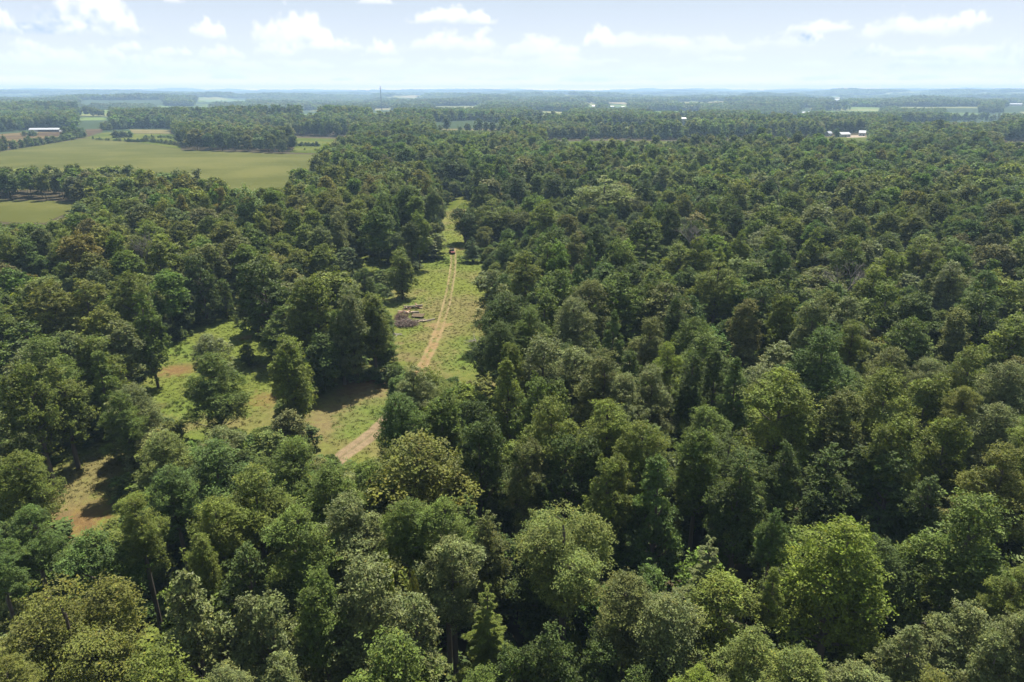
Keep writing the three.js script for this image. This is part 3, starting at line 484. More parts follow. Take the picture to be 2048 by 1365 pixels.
  [1490, 880, 120, 'ol', 'pine', 'feathery olive conifer left of the dark forest gap', null, 21], [1415, 1056, 150, 'sg', 'pine', 'layered grey-green conifer left of the lime-green tree', null, 18], [1480, 905, 104, 'dk', 'tall', null], [1570, 880, 66, 'dk', 'tall', null], [1400, 850, 84, 'md', 'tall', null], [1650, 885, 124, 'dk', 'tall', null, null, 17], [1770, 895, 130, 'dk', 'tall', null, null, 17], [1850, 945, 90, 'dk', 'tall', null, null, 16], [1548, 1015, 56, 'bl', 'tall', null],
  [1672, 1022, 240, 'lm', 'round', 'big bright lime-green tree in the lower right', null, 21], [1930, 990, 236, 'md', 'round', 'big mid green tree right of the bright lime-green one', null, 21], [1430, 1138, 160, 'ol', 'round', null], [1500, 1255, 115, 'pale', 'round', null], [1600, 1285, 118, 'pale', 'round', null], [1705, 1310, 116, 'sg', 'round', null], [1815, 1238, 96, 'sg', 'tall', null], [1395, 1330, 84, 'lm', 'round', 'lime tree cut off by the bottom edge', null, 19], [1860, 1338, 96, 'gd', 'round', 'golden tree cut off by the bottom edge', null, 19], [1985, 1255, 90, 'sg', 'tall', null], [2045, 1215, 90, 'sg', 'round', null], [2040, 1130, 80, 'ol', 'round', null], [1545, 1130, 50, 'yg', 'cone', null],
  [1995, 892, 100, 'gd', 'round', 'golden olive tree near the right edge', null, 20], [2045, 850, 80, 'yg', 'round', null], [1985, 800, 90, 'sg', 'round', null], [1560, 738, 130, 'yg', 'round', 'broad yellowish tree in the right forest', null, 22], [1760, 745, 116, 'ol', 'round', null], [1840, 752, 104, 'ol', 'tall', null], [1680, 770, 110, 'br', 'tall', null], [1795, 830, 96, 'ol', 'tall', null], [1880, 830, 96, 'ol', 'tall', null], [1930, 700, 92, 'ol', 'round', null], [2010, 718, 84, 'sg', 'round', null], [1925, 770, 56, 'gd', 'round', null],
  [1640, 664, 106, 'bl', 'round', 'broad blue-green tree in the right forest', null, 21], [1780, 690, 80, 'br', 'round', 'bronze tree right of the broad blue-green one', null, 20], [1572, 588, 64, 'ol', 'tall', null], [1620, 598, 78, 'sg', 'tall', 'silvery grey tree behind the broad blue-green one', null, 22], [1700, 645, 58, 'ol', 'round', null], [1952, 588, 94, 'dk', 'round', null], [2025, 628, 80, 'yg', 'round', 'yellow-green tree at the right edge', null, 20], [1690, 592, 62, 'sg', 'round', null], [1765, 568, 84, 'md', 'round', null], [1745, 535, 66, 'yg', 'round', null], [1775, 500, 74, 'yg', 'round', null], [1840, 470, 80, 'yg', 'round', null], [1630, 455, 62, 'yg', 'tall', null], [1440, 495, 24, 'lm', 'round', 'little lime tree in mid forest', null, 17], [1480, 460, 46, 'yg', 'tall', null], [1395, 478, 62, 'ol', 'round', null], [1560, 480, 48, 'bl', 'tall', null], [1700, 475, 66, 'md', 'round', null], [1865, 490, 42, 'br', 'round', null], [1900, 520, 74, 'sg', 'round', null], [1965, 540, 56, 'bl', 'round', null], [1545, 455, 50, 'yg', 'round', null],
];
const vOf = (shape) => pick(HI[shape]);
for (const [px, top, wpx0, tone, shape, label, foot, hgt] of MEASURED) {
  const wpx = wpx0 * (foot || shape === 'bush' || shape === 'pine' || wpx0 > 200 ? 1.06 : (px < 800 && top < 880) || (px < 420 && top < 1100) ? 1.0 : top > 520 ? 1.48 : 1.2); let x, z, h, w;
  if (foot) { const p = at(foot[0], foot[1]); x = p.x; z = p.z; const f = p.t; w = wpx * f / FOC; h = clamp(heightAt(px, top, z + w * 0.15), 1.2, 26); x = ((px * 2 + foot[0]) / 3 - 1024) / FOC * f; }
  else {
    h = hgt || 19 + R0() * 2.6 - 0.6; let hc = h - 3; w = 8;
    for (let i = 0; i < 8; i++) { const p = at(px, top + wpx * 0.5, hc); w = wpx * p.t / FOC; hc = Math.max(2, h - w * 0.5); x = p.x; z = p.z; }
  }
  planted.push({ x, z, w, h, tone, shape, label, measured: true, foot: !!foot });
}
const nMeasured = planted.length;

// --- the rest of the wood, spread over the land that is not open
const cell = new Map(), ck = (x, z) => Math.floor(x / 12) * 4096 + Math.floor(z / 12);
const remember = (t) => { const k = ck(t.x, t.z); (cell.get(k) || cell.set(k, []).get(k)).push(t); };
planted.forEach(remember);
function crowded(x, z, w, f) { for (let i = -1; i <= 1; i++) for (let j = -1; j <= 1; j++) for (const t of cell.get(ck(x + i * 12, z + j * 12)) || []) if (Math.hypot(t.x - x, t.z - z) < (f || 0.34) * (t.w + w)) return true; return false; }
const RF = rng(99);
const guard = planted.filter((t) => t.w > 0 && !t.foot).map((t) => { const c = toPix(t.x, t.h - t.w * 0.45, t.z), r = t.w * FOC / c[2]; return { x: c[0], y: c[1], rx: r * 0.42, ry: r * 0.50, f: c[2], strong: !!t.label }; });
const covers = (px, py, f) => guard.some((g) => f < g.f - 2 && ((px - g.x) / g.rx) ** 2 + ((py - g.y) / g.ry) ** 2 < (g.strong ? 1.1 : 0.7));
function species(x, z) {
  const left = x < -45 && -z > 160 && -z < 420, k = RF(), n = noise(x / 35 + 8, z / 35);
  const table = left ? ['ol', 'yg', 'ol', 'gd', 'md', 'br', 'ol', 'sg'] : n < 0.42 ? ['dk', 'md', 'dk', 'bl', 'ol', 'md'] : n < 0.6 ? ['sg', 'ol', 'md', 'sg', 'dk', 'br'] : ['md', 'ol', 'yg', 'dk', 'sg', 'md'];
  return table[Math.floor(k * table.length)];
}
function tryTree(x, z) {
  const D = -z, edge = RF(); let w = lerp(8, 14, RF()), h = lerp(15, 20.5, RF()) * (0.78 + 0.42 * noise(x / 60 + 3, z / 60 - 7));
  if (D < 30) return; w *= 0.8 + 0.45 * noise(x / 45 + 2, z / 45); if (edge < 0.06) { w *= 1.25; h *= 1.2; }
  let base = toPix(x, 0, z);
  if (openLand(base[0], base[1]) || (D > 380 && (openLand(base[0], base[1] - 4) || openLand(base[0], base[1] + 4)))) return;
  for (let i = 0; i < 4; i++) {                            // lower or leave out what would hide the open ground
    const s = FOC / base[2], m = toPix(x, h * 0.6, z), t = toPix(x, h, z), half = w * 0.52 * s;
    const hit = [[m[0], m[1]], [t[0], t[1]], [m[0] - half, m[1]], [m[0] + half, m[1]], [m[0] - half * 0.8, (base[1] + m[1]) / 2], [m[0] + half * 0.8, (base[1] + m[1]) / 2], [base[0], base[1]]].some(([a, b]) => OPEN.some((p) => inside(p, a, b)) || (D > 190 && inside(FIELD.small, a, b)) || (D > 480 && FAR_SEEN.some((p) => inside(p, a, b) || inside(p, a, lerp(b, base[1], 0.25)) || inside(p, a, lerp(b, base[1], 0.5)))) || (D < 420 && inside(SOY_SEEN, a, b)));
    if (!hit && !covers(t[0], t[1], base[2]) && !covers(t[0] - half * 0.7, (t[1] + m[1]) / 2, base[2]) && !covers(t[0] + half * 0.7, (t[1] + m[1]) / 2, base[2])) break;
    if (i === 3) return;
    h *= 0.62; w *= 0.75;
  }
  if (crowded(x, z, w)) return;
  const q = RF(), shape = h < 8 ? 'bush' : q < 0.5 ? 'round' : q < 0.78 ? 'tall' : q < 0.9 ? 'cone' : q < 0.97 ? 'wide' : 'pine';
  const t = { x, z, w, h, tone: species(x, z), shape }; planted.push(t); remember(t);
}
for (let pass = 0; pass < 3; pass++) for (let D = 32; D < 1180; D += lerp(5.2, 8.5, step(100, 600, D))) {
  const s = lerp(5.6, 8.6, step(100, 600, D)), half = D * 0.79 + 26;
  for (let x = -half; x < half; x += s) tryTree(x + (RF() - 0.5) * s, -(D + (RF() - 0.5) * s));
}
// a lower storey under and between the tall crowns
const RS = rng(123);
for (let D = 34; D < 420; D += 6) for (let x = -D * 0.79 - 20; x < D * 0.79 + 20; x += 6) {
  const X = x + (RS() - 0.5) * 6, Z = -(D + (RS() - 0.5) * 6), w = lerp(5, 8.5, RS()), h = lerp(7, 13, RS()), b = toPix(X, 0, Z), m = toPix(X, h * 0.6, Z), t = toPix(X, h, Z), half = w * 0.55 * FOC / b[2];
  if ([[b[0], b[1]], [m[0] - half, m[1]], [m[0] + half, m[1]], [t[0], t[1]], [b[0] - half, (b[1] + m[1]) / 2], [b[0] + half, (b[1] + m[1]) / 2]].some(([p, q]) => openLand(p, q) || (D < 420 && inside(SOY_SEEN, p, q))) || crowded(X, Z, w, 0.2)) continue;
  planted.push({ x: X, z: Z, w, h, tone: species(X, Z), shape: RS() < 0.7 ? 'round' : 'tall', under: true });
}
// hedgerow and shrubs round the fields
function hedge(pts, n, w, h, tones) { for (let i = 0; i < n; i++) { const t = i / (n - 1) * (pts.length - 1), k = Math.min(pts.length - 2, Math.floor(t)), f = t - k, px = lerp(pts[k][0], pts[k + 1][0], f), py = lerp(pts[k][1], pts[k + 1][1], f), p = at(px + (RF() - 0.5) * 6, py); planted.push({ x: p.x, z: p.z, w: w * (0.7 + 0.6 * RF()), h: h * (0.6 + 0.7 * RF()), tone: pick(tones), shape: 'bush' }); } }
hedge([[-30, 305], [0, 302], [60, 293]], 14, 9, 11, ['dk', 'bl', 'md']); hedge([[62, 293], [120, 283], [165, 275]], 16, 9, 8, ['dk', 'md', 'bl']); hedge([[128, 277], [158, 272], [164, 270]], 6, 11, 13, ['dk', 'bl']); hedge([[50, 273], [72, 272]], 4, 10, 8, ['md', 'ol']); hedge([[228, 276], [258, 275]], 5, 9, 8, ['dk', 'bl']); hedge([[185, 279], [230, 282], [262, 284]], 14, 4, 3, ['md', 'ol']); hedge([[258, 284], [300, 284], [362, 292]], 26, 5, 4, ['md', 'bl', 'ol']); hedge([[290, 278], [330, 275], [362, 282]], 18, 4, 4, ['bl', 'md']); hedge([[596, 292], [640, 293]], 10, 5, 4.5, ['dk', 'bl']); hedge([[610, 300], [680, 300]], 4, 3, 2, ['md']);
for (const [px, py, w, h] of [[845, 269, 12, 15], [872, 268, 9, 9], [894, 266, 13, 21], [921, 268, 9, 10], [958, 267, 15, 20], [972, 268, 10, 16], [1008, 278, 13, 24], [1000, 270, 11, 17], [1032, 272, 12, 10], [1060, 266, 13, 18], [1075, 264, 12, 14], [1090, 272, 13, 11], [1120, 270, 14, 18], [1150, 274, 13, 15], [1625, 277, 12, 17], [1610, 274, 11, 16], [1672, 279, 9, 13], [1640, 279, 10, 15], [1560, 280, 11, 14], [1535, 283, 10, 15], [1505, 285, 9, 12], [1742, 276, 10, 14], [880, 270, 10, 13], [935, 268, 12, 14], [985, 269, 12, 16]]) { const p = at(px, py); planted.push({ x: p.x, z: p.z, w, h, tone: pick(['dk', 'md', 'dk', 'ol']), shape: 'round' }); }
// the woodlot in the middle of the fields and the big oak above the far wood
for (const [px, py, w, h, tone] of [[482, 258, 32, 27, 'dk'], [455, 258, 20, 22, 'md'], [505, 260, 18, 20, 'dk'], [395, 300, 24, 21, 'ol'], [420, 301, 15, 17, 'dk'], [445, 302, 14, 18, 'dk'], [470, 303, 14, 19, 'md'], [495, 303, 13, 17, 'ol'], [520, 305, 13, 14, 'sg'], [545, 306, 12, 18, 'yg'], [565, 307, 11, 13, 'br'], [585, 302, 14, 15, 'dk']]) { const p = at(px, py); planted.push({ x: p.x, z: p.z, w, h, tone, shape: 'round' }); }

// the trees that show largest are things of their own, the rest one mass
for (const t of planted) { t.size = t.w * FOC / Math.max(20, -t.z * cP); t.pix = toPix(t.x, t.h * 0.72, t.z); t.y = ground(t.x, t.z); t.out = t.pix[0] < -t.size * 0.6 || t.pix[0] > 2048 + t.size * 0.6 || t.pix[1] > 1365 + t.size * 0.6; }
const ranked = planted.map((t, i) => [t, i]).filter(([t]) => !t.out && !t.measured && !t.under).sort((a, b) => b[0].size - a[0].size).map((p) => p[0]);
const own = new Set([...planted.filter((t) => t.measured), ...ranked.slice(0, Math.max(0, 298 - nMeasured))]);

// labels for the trees without a name of their own: look, and what they stand beside
const ONES = ['zero', 'one', 'two', 'three', 'four', 'five', 'six', 'seven', 'eight', 'nine', 'ten', 'eleven', 'twelve', 'thirteen', 'fourteen', 'fifteen', 'sixteen', 'seventeen', 'eighteen', 'nineteen'], TENS = ['', '', 'twenty', 'thirty', 'forty', 'fifty', 'sixty', 'seventy', 'eighty', 'ninety'];
const word = (n) => n < 20 ? ONES[n] : TENS[Math.floor(n / 10)] + (n % 10 ? '-' + ONES[n % 10] : '');
const MARK = [['big bright lime-green tree', 1680, 1130, 210], ['big pale yellow-green tree', 1130, 1100, 190], ['leafy golden olive tree', 840, 940, 150], ['gravel lane', 725, 885, 90], ['log pile', 825, 630, 110], ['dead branches', 952, 685, 80], ['small lime-green tree', 1333, 715, 80], ['lone clearing tree', 548, 610, 95], ['red vehicle', 904, 503, 80], ['large pale spreading tree', 1205, 400, 95], ['broad blue-green tree', 1640, 710, 100], ['red soil patch', 145, 1055, 90], ['feathery yellow-olive conifer', 975, 1210, 120], ['golden tree', 1995, 940, 90]];
const labels = new Set();
function autoLabel(t) {
  const look = `${TONEWORD[t.tone]} ${SHAPEWORD[t.shape]} ${t.shape === 'bush' ? 'shrub' : 'tree'}`, [px, py] = t.pix; let best = null;
  for (const m of MARK) { const d = Math.hypot(px - m[1], py - m[2]); if (d < m[3] && d > 12 && (!best || d / m[3] < best[0])) best = [d / m[3], m]; }
  if (best) { const m = best[1], dx = px - m[1], dy = py - m[2], dir = Math.abs(dx) > Math.abs(dy) ? (dx < 0 ? 'left of' : 'right of') : dy < 0 ? 'behind' : 'in front of', s = `${look} just ${dir} the ${m[0]}`; if (!labels.has(s)) { labels.add(s); return s; } }
  let s = `${look} ${word(clamp(Math.round(px / 20.48), 0, 99))} percent across and ${word(clamp(Math.round(py / 13.65), 0, 99))} percent down the picture`;
  if (labels.has(s)) s = s.replace(' tree ', ' woodland tree ').replace(' shrub ', ' woodland shrub ');
  labels.add(s); return s;
}
const massLists = new Map();
const massKey = (t) => { const d = Math.hypot(t.x, t.z); return (d < 300 ? 'mid' : d < 800 ? 'low' : 'far') + ':' + (t.shape === 'pine' ? 'cone' : t.shape); };
const YB = { round: 2.2, tall: 2.2, cone: 1.4, wide: 3.6, bush: 0, pine: 2.4 }, DEPTH = { round: 1.2, tall: 1.6, cone: 1.75, wide: 1.1, bush: 9, pine: 1.6 };
function crownFit(t) { const d = t.shape === 'bush' ? t.h : t.foot ? t.h * (/trunk|stem/.test(t.label || '') ? 0.72 : 0.86) : Math.min(t.h * 0.86, Math.max(DEPTH[t.shape] * t.w, 5)), sy = d / (19.6 - YB[t.shape]); return [sy, t.h - 19.6 * sy]; }
for (const t of planted) {
  if (own.has(t)) {
    const shape = t.shape, lod = Math.hypot(t.x, t.z) > 135 ? 1 : 0, proto = treeProto(shape, vOf(shape), t.tone, lod), g = proto.clone();
    g.name = numbered(shape === 'bush' ? 'shrub' : shape === 'pine' ? 'conifer_tree' : 'broadleaf_tree');
    const [sy, lift] = crownFit(t); g.position.set(t.x, t.y - 0.05, t.z); g.rotation.y = R0() * 6.283; g.children.forEach((c) => { c.scale.set(t.w / 11, sy, t.w / 11 * (0.92 + 0.16 * R0())); c.position.y = lift; });
    tag(g, t.label || autoLabel(t), shape === 'bush' ? 'shrub' : 'tree', shape === 'bush' ? 'shrubs round the clearing and track' : 'trees of the forest and clearing');
    scene.add(g);
  } else { const k = massKey(t); (massLists.get(k) || massLists.set(k, []).get(k)).push(t); }
}
const LOD = { mid: [9000, 0.52, 28], low: [2600, 0.95, 24], far: [620, 1.9, 18] };
const forest = new THREE.Group(); forest.name = 'forest'; scene.add(forest); tag(forest, 'mixed broadleaf forest on both sides of the clearing, too many crowns to count', 'forest', null, 'stuff');
const M4 = new THREE.Matrix4(), Q = new THREE.Quaternion(), UPV = new THREE.Vector3(0, 1, 0), CC = new THREE.Color();
function scatter(name, parent, geo, mat, items) {
  const m = new THREE.InstancedMesh(geo, mat, items.length); m.name = name; m.castShadow = m.receiveShadow = true;
  items.forEach((t, i) => { Q.setFromAxisAngle(UPV, t.a); M4.compose(new THREE.Vector3(t.x, t.y, t.z), Q, new THREE.Vector3(t.sx, t.sy, t.sx)); m.setMatrixAt(i, M4); m.setColorAt(i, CC.setRGB(...t.c)); });
  parent.add(m); return m;
}
for (const [k, items] of massLists) {
  const [lod, shape] = k.split(':'), [n, len, puffs] = LOD[lod], V = lod === 'mid' ? 2 : 3;
  for (let v = 0; v < V; v++) {
    const set = items.filter((_, i) => i % V === v); if (!set.length) continue;
    const geo = makeCrown(500 + v * 37 + lod.length * 11 + shape.length * 7, shape, n, len, { puffs, spread: len * 0.9, per: lod === 'far' ? 3 : 5, width: 0.8, size: shape === 'cone' ? 0.95 : 1.12, trunk: true });
    scatter('tree_crowns', forest, geo, massMat, set.map((t) => ({ x: t.x, y: t.y - 0.05 + crownFit(t)[1], z: t.z, a: R0() * 6.283, sx: t.w / 11, sy: crownFit(t)[0], c: TONE[t.tone].map((q) => q * (0.90 + 0.28 * R0()) * (0.82 + 0.40 * noise(t.x / 130 + 4, t.z / 130))) })));
  }
}
// beyond a kilometre: single crowns to 2.6 km, then clumps of them to the hills
const far = new THREE.Group(); far.name = 'distant_woodland'; scene.add(far); tag(far, 'distant woods fading to blue across the valley and hills', 'woodland', null, 'stuff');
{
  const r = rng(31), singles = [[], [], []], clumps = [[], [], []], hill = [[], []];
  const tones = ['dk', 'md', 'md', 'ol', 'bl', 'dk', 'yg'];
  const blocked = (x, z) => { const p = toPix(x, ground(x, z), z); for (const k in FIELD) if (inside(FIELD[k], p[0], p[1])) return true; return false; };
  const spread = (D0, D1, s0, s1, f) => { for (let D = D0; D < D1; ) { const s = lerp(s0, s1, (D - D0) / (D1 - D0)), half = D * 0.78 + 40; for (let x = -half; x < half; x += s) { const X = x + (r() - 0.5) * s, Z = -(D + (r() - 0.5) * s); if (farWood(X, Z) && !blocked(X, Z)) { const y = ground(X, Z), a = toPix(X, y + 19, Z), b = toPix(X, y, Z); let ok = true; for (let q = 0; q <= 6 && ok; q++) ok = !FAR_SEEN.some((p) => inside(p, a[0], lerp(a[1], b[1], q / 6))); if (ok) f(X, Z, s); } } D += s; } };
  const T = (x, z, w, h) => ({ x, y: ground(x, z) - 0.1, z, a: r() * 6.283, sx: w / 11, sy: h / 20, c: TONE[tones[Math.floor(r() * tones.length)]].map((q) => q * (0.7 + 0.6 * noise(x / 90, z / 140)) * (0.85 + 0.3 * r())) });
  spread(1165, 2600, 9.5, 12.5, (x, z) => singles[Math.floor(r() * 3)].push(T(x, z, lerp(9, 15, r()), lerp(13, 22, r()))));
  spread(2600, 5600, 26, 34, (x, z, s) => clumps[Math.floor(r() * 3)].push({ ...T(x, z, 11, lerp(16, 24, r())), k: s * 1.5 / 45 }));
  spread(5600, 20600, 44, 105, (x, z, s) => hill[Math.floor(r() * 2)].push({ ...T(x, z, 11, lerp(18, 26, r())), k: s * 1.6 / 80 }));
  singles.forEach((s, i) => scatter('tree_crowns', far, makeCrown(800 + i, 'round', 200, 3.0, { puffs: 14, spread: 1.6, per: 2, width: 0.9, size: 1.25 }), massMat, s));
  const clump = (seed, m, n, len, big) => { const q = rng(seed), parts = []; for (let k = 0; k < m; k++) { const g = makeCrown(seed * 13 + k, 'round', n, len, { puffs: 9, spread: 1.8, per: 2, width: 0.95, size: 1.5 }), s = 0.36 + 0.2 * q(); g.scale(s, 0.62 + 0.5 * q(), s); const a = k * 2.4, d = 4.6 * Math.sqrt((k + 0.3) / m); g.translate(Math.cos(a) * d, 0, Math.sin(a) * d); parts.push(g); } const g = mergeGeometries(parts); g.scale(big / 11, 1, big / 11); return g; };
  clumps.forEach((s, i) => scatter('tree_crowns', far, clump(40 + i, 7, 70, 4.6, 45), massMat, s.map((t) => ({ ...t, sx: t.k }))));
  hill.forEach((s, i) => scatter('tree_crowns', far, clump(60 + i, 10, 26, 6.0, 80), massMat, s.map((t) => ({ ...t, sx: t.k }))));
}
// bare, dead and vine-hung trees that stick out of the wood
{
  const geo = [makeBare(3), makeBare(14)];
  [[1690, 545, 62, 'bare grey branches of a dead tree in the right forest'], [275, 500, 50, 'bare grey tree among olive crowns at left'], [640, 350, 0, ''], [1395, 470, 40, 'thin dead tree with pale branches in mid forest']].forEach(([px, py, wpx, label], i) => {
    if (!wpx) return;
    const h = 19, p = at(px, py + 8, h - 3), t = thing('bare_tree', label, 'tree', p.x, 0, p.z, i * 1.3);
    part('trunk', rod([0, 0, 0], [0.1, 6.1, 0.1], 0.4, 0.3, 8), greyBarkM, t); part('branches', geo[i % 2], greyBarkM, t); t.scale.setScalar(h / 18);
  });
}

// undergrowth: low shrubs in the gaps of the wood, and weeds and tufts on the clearing
const RU = rng(8);
{
  const items = [[], []];
  for (let i = 0; i < 9000; i++) {
    const D = 28 + 330 * Math.pow(RU(), 0.75), x = (RU() - 0.5) * 2 * (D * 0.79 + 20), p = toPix(x, 0, -D), q = toPix(x, 4, -D), e = toPix(x + 2.5, 1, -D), w = toPix(x - 2.5, 1, -D);
    if (openLand(p[0], p[1]) || openLand(q[0], q[1]) || openLand(e[0], e[1]) || openLand(w[0], w[1])) continue;
    items[i % 2].push({ x, y: -0.1, z: -D, a: RU() * 6.3, sx: lerp(0.25, 0.5, RU()), sy: lerp(0.08, 0.24, RU()), c: TONE[pick(['dk', 'md', 'ol', 'bl'])].map((c) => c * 0.9) });
  }
  const u = new THREE.Group(); u.name = 'undergrowth'; scene.add(u); tag(u, 'low leafy undergrowth filling the gaps beneath the forest crowns', 'undergrowth', null, 'stuff');
  items.forEach((s, i) => scatter('shrub_leaves', u, makeCrown(900 + i, 'bush', 900, 1.15, { puffs: 16, spread: 0.8, per: 4, width: 0.8, size: 1.2 }), massMat, s));
}
{
  const tuft = (seed, n, hgt, wide) => { const r = rng(seed), pos = [], col = [], idx = []; for (let k = 0; k < n; k++) { const a = r() * 6.283, d = r() * wide, x = Math.cos(a) * d, z = Math.sin(a) * d, b = r() * 6.283, hh = hgt * (0.5 + r() * 0.7), w = 0.05 + 0.06 * r(), l = 0.3 * hh, v = pos.length / 3, t = 0.8 + 0.4 * r(); pos.push(x - Math.cos(b) * w, 0, z - Math.sin(b) * w, x + Math.cos(b) * w, 0, z + Math.sin(b) * w, x + Math.sin(b) * l + (r() - 0.5) * 0.1, hh, z - Math.cos(b) * l); for (let i = 0; i < 3; i++) col.push(t, t, t); idx.push(v, v + 1, v + 2); } const g = new THREE.BufferGeometry(); g.setAttribute('position', new THREE.Float32BufferAttribute(pos, 3)); g.setAttribute('color', new THREE.Float32BufferAttribute(col, 3)); g.setIndex(idx); return g; };
  const short = [], weeds = [];
  for (let i = 0; i < 260000 && short.length < 6500; i++) {
    const x = lerp(MX0, MX1, RU()), z = lerp(MZ1, MZ0, Math.pow(RU(), 1.25)), p = toPix(x, 0, z);
    if (!OPEN.some((o) => inside(o, p[0], p[1]))) continue;
    const c = meadowColor(x, z), green = c[1] / (c[0] + 1e-3), lush = c[1] > c[0] * 1.30;
    if (green < 0.85) continue;
    const it = { x, y: 0.05 + 0.35 * fbm(x / 14, z / 14, 2), z, a: RU() * 6.3, sx: 1, sy: lerp(0.6, 1.3, RU()), c: c.map((v) => v * lerp(1.05, 1.3, RU())) };
    if (lush && RU() < 0.4) weeds.push({ ...it, sx: lerp(0.6, 1.4, RU()), sy: lerp(0.7, 1.6, RU()) }); else short.push(it);
  }
  const gM = new THREE.MeshPhysicalMaterial({ color: new THREE.Color(1, 1, 1), vertexColors: true, roughness: 0.95, specularIntensity: 0.2, transmission: 0.5, thickness: 0, side: THREE.DoubleSide });
  const g = new THREE.Group(); g.name = 'grass'; scene.add(g); tag(g, 'short grass and taller green weeds growing on the clearing', 'grass', null, 'stuff');
  scatter('grass_tufts', g, tuft(4, 12, 0.12, 0.4), gM, short); scatter('weed_tufts', g, tuft(5, 26, 0.4, 0.55), gM, weeds);
}

// ---------------------------------------------------------------- log pile, brush, dead branches
const RL = rng(71);
const paleWood = std(0.36, 0.285, 0.20), greyWood = std(0.135, 0.115, 0.095), redWood = std(0.235, 0.135, 0.088), twigM = std(0.120, 0.078, 0.060), twigGrey = std(0.145, 0.122, 0.104), twigPale = std(0.21, 0.19, 0.17);
const gy = (x, z) => 0.05 + 0.35 * fbm(x / 14, z / 14, 2);
function logs(label, px, py, list) {
  const p = at(px, py), t = thing('log_pile', label, 'log pile', p.x, gy(p.x, p.z) - 0.05, p.z);
  for (const [dx, dz, y, len, rad, turn, tilt, m] of list) {
    const g = new THREE.CylinderGeometry(rad * 0.85, rad, len, 9, 5), q = g.attributes.position; for (let i = 0; i < q.count; i++) { const k = 1 + 0.22 * (noise(q.getX(i) * 5 + len * 7, q.getY(i) * 2 + q.getZ(i) * 5) - 0.5); q.setX(i, q.getX(i) * k + 0.08 * Math.sin(q.getY(i) * 1.3)); q.setZ(i, q.getZ(i) * k); }
    g.computeVertexNormals(); g.rotateZ(Math.PI / 2 + tilt).rotateY(turn).translate(dx, y + rad, dz); part('log', g, m, t);
  }
  return t;
}
logs('pale stacked logs at the back of the heap on the grass', 826, 618, Array.from({ length: 13 }, (_, i) => [(RL() - 0.5) * 4.4, (RL() - 0.5) * 1.8, RL() * 0.7, lerp(1.2, 3.8, RL()), lerp(0.10, 0.24, RL()), (RL() - 0.5) * 2.8, (RL() - 0.5) * 0.6, pick([paleWood, redWood, paleWood, greyWood])]));
logs('row of short grey logs in mid heap on the grass', 819, 628, Array.from({ length: 14 }, (_, i) => [(RL() - 0.5) * 5.0, (RL() - 0.5) * 1.6, RL() * 0.4, lerp(0.7, 2.0, RL()), lerp(0.12, 0.24, RL()), (RL() - 0.5) * 2.6, (RL() - 0.5) * 0.3, pick([greyWood, paleWood, redWood])]));
logs('scattered pale logs reaching right towards the track', 848, 644, Array.from({ length: 9 }, (_, i) => [(RL() - 0.5) * 4.4, (RL() - 0.5) * 1.4, RL() * 0.15, lerp(0.8, 2.6, RL()), lerp(0.09, 0.2, RL()), 0.3 + (RL() - 0.5) * 1.7, (RL() - 0.5) * 0.15, pick([paleWood, greyWood, paleWood])]));
{
  const p = at(836, 636), t = thing('wooden_slab', 'flat tan wooden slab lying tilted in front of the logs', 'slab', p.x, gy(p.x, p.z) + 0.25, p.z, -0.3);
  for (let i = 0; i < 5; i++) part('plank', box(3.4 - (i % 2) * 0.2, 0.14, 0.34, (i % 2) * 0.1, 0.42 - i * 0.075, -0.74 + i * 0.37).rotateZ(0.05), std(0.105 + 0.014 * (i % 3), 0.082, 0.042), t);
  part('bearer', box(0.2, 0.3, 1.9, -1.2, 0.05, 0), greyWood, t); part('bearer', box(0.2, 0.3, 1.9, 1.2, 0.1, 0), greyWood, t);
}
function brush(name, label, cat, px, py, sx, sy, sz, n, len, mats) {
  const p = at(px, py), t = thing(name, label, cat, p.x, gy(p.x, p.z) - 0.05, p.z);
  mats.forEach((m, k) => {
    const list = [];
    for (let i = k; i < n; i += mats.length) {
      const a = RL() * 6.283, d = Math.sqrt(RL()), x = Math.cos(a) * d * sx, z = Math.sin(a) * d * sz, y = RL() * sy * (1 - d * d * 0.8), b = RL() * 6.283, l = len * (0.5 + RL()), up = (RL() - 0.35) * 0.7, q = [Math.cos(b) * l, up * l, Math.sin(b) * l];
      const e = [x + q[0], Math.max(0.05, y + q[1]), z + q[2]], mid = [x + q[0] * 0.5, y + q[1] * 0.55 + 0.1, z + q[2] * 0.5];
      list.push(rod([x, y + 0.05, z], mid, 0.055, 0.04, 4), rod(mid, e, 0.04, 0.012, 4), rod(mid, [mid[0] + (RL() - 0.5) * l * 0.7, mid[1] + RL() * 0.4, mid[2] + (RL() - 0.5) * l * 0.7], 0.028, 0.01, 3));
    }
    part('branch_tangle', merge(list), m, t);
  });
  return t;
}
brush('brush_pile', 'dark heap of cut brush with grey twigs in front of the logs', 'brush pile', 812, 652, 2.9, 1.5, 1.9, 520, 1.3, [twigM, twigGrey, twigM]);
brush('brush_pile', 'reddish brown brush heap at the left of the logs', 'brush pile', 804, 640, 1.7, 1.9, 1.3, 240, 1.1, [std(0.125, 0.072, 0.054), twigM]);
brush('branch_pile', 'pale dead branches dropped in the weeds by the right trees', 'branch pile', 952, 687, 0.9, 0.5, 0.8, 20, 2.2, [twigPale]);
brush('branch_pile', 'few bare twigs lying below the dark brush heap', 'branch pile', 797, 672, 0.9, 0.2, 0.6, 16, 1.2, [twigPale]);

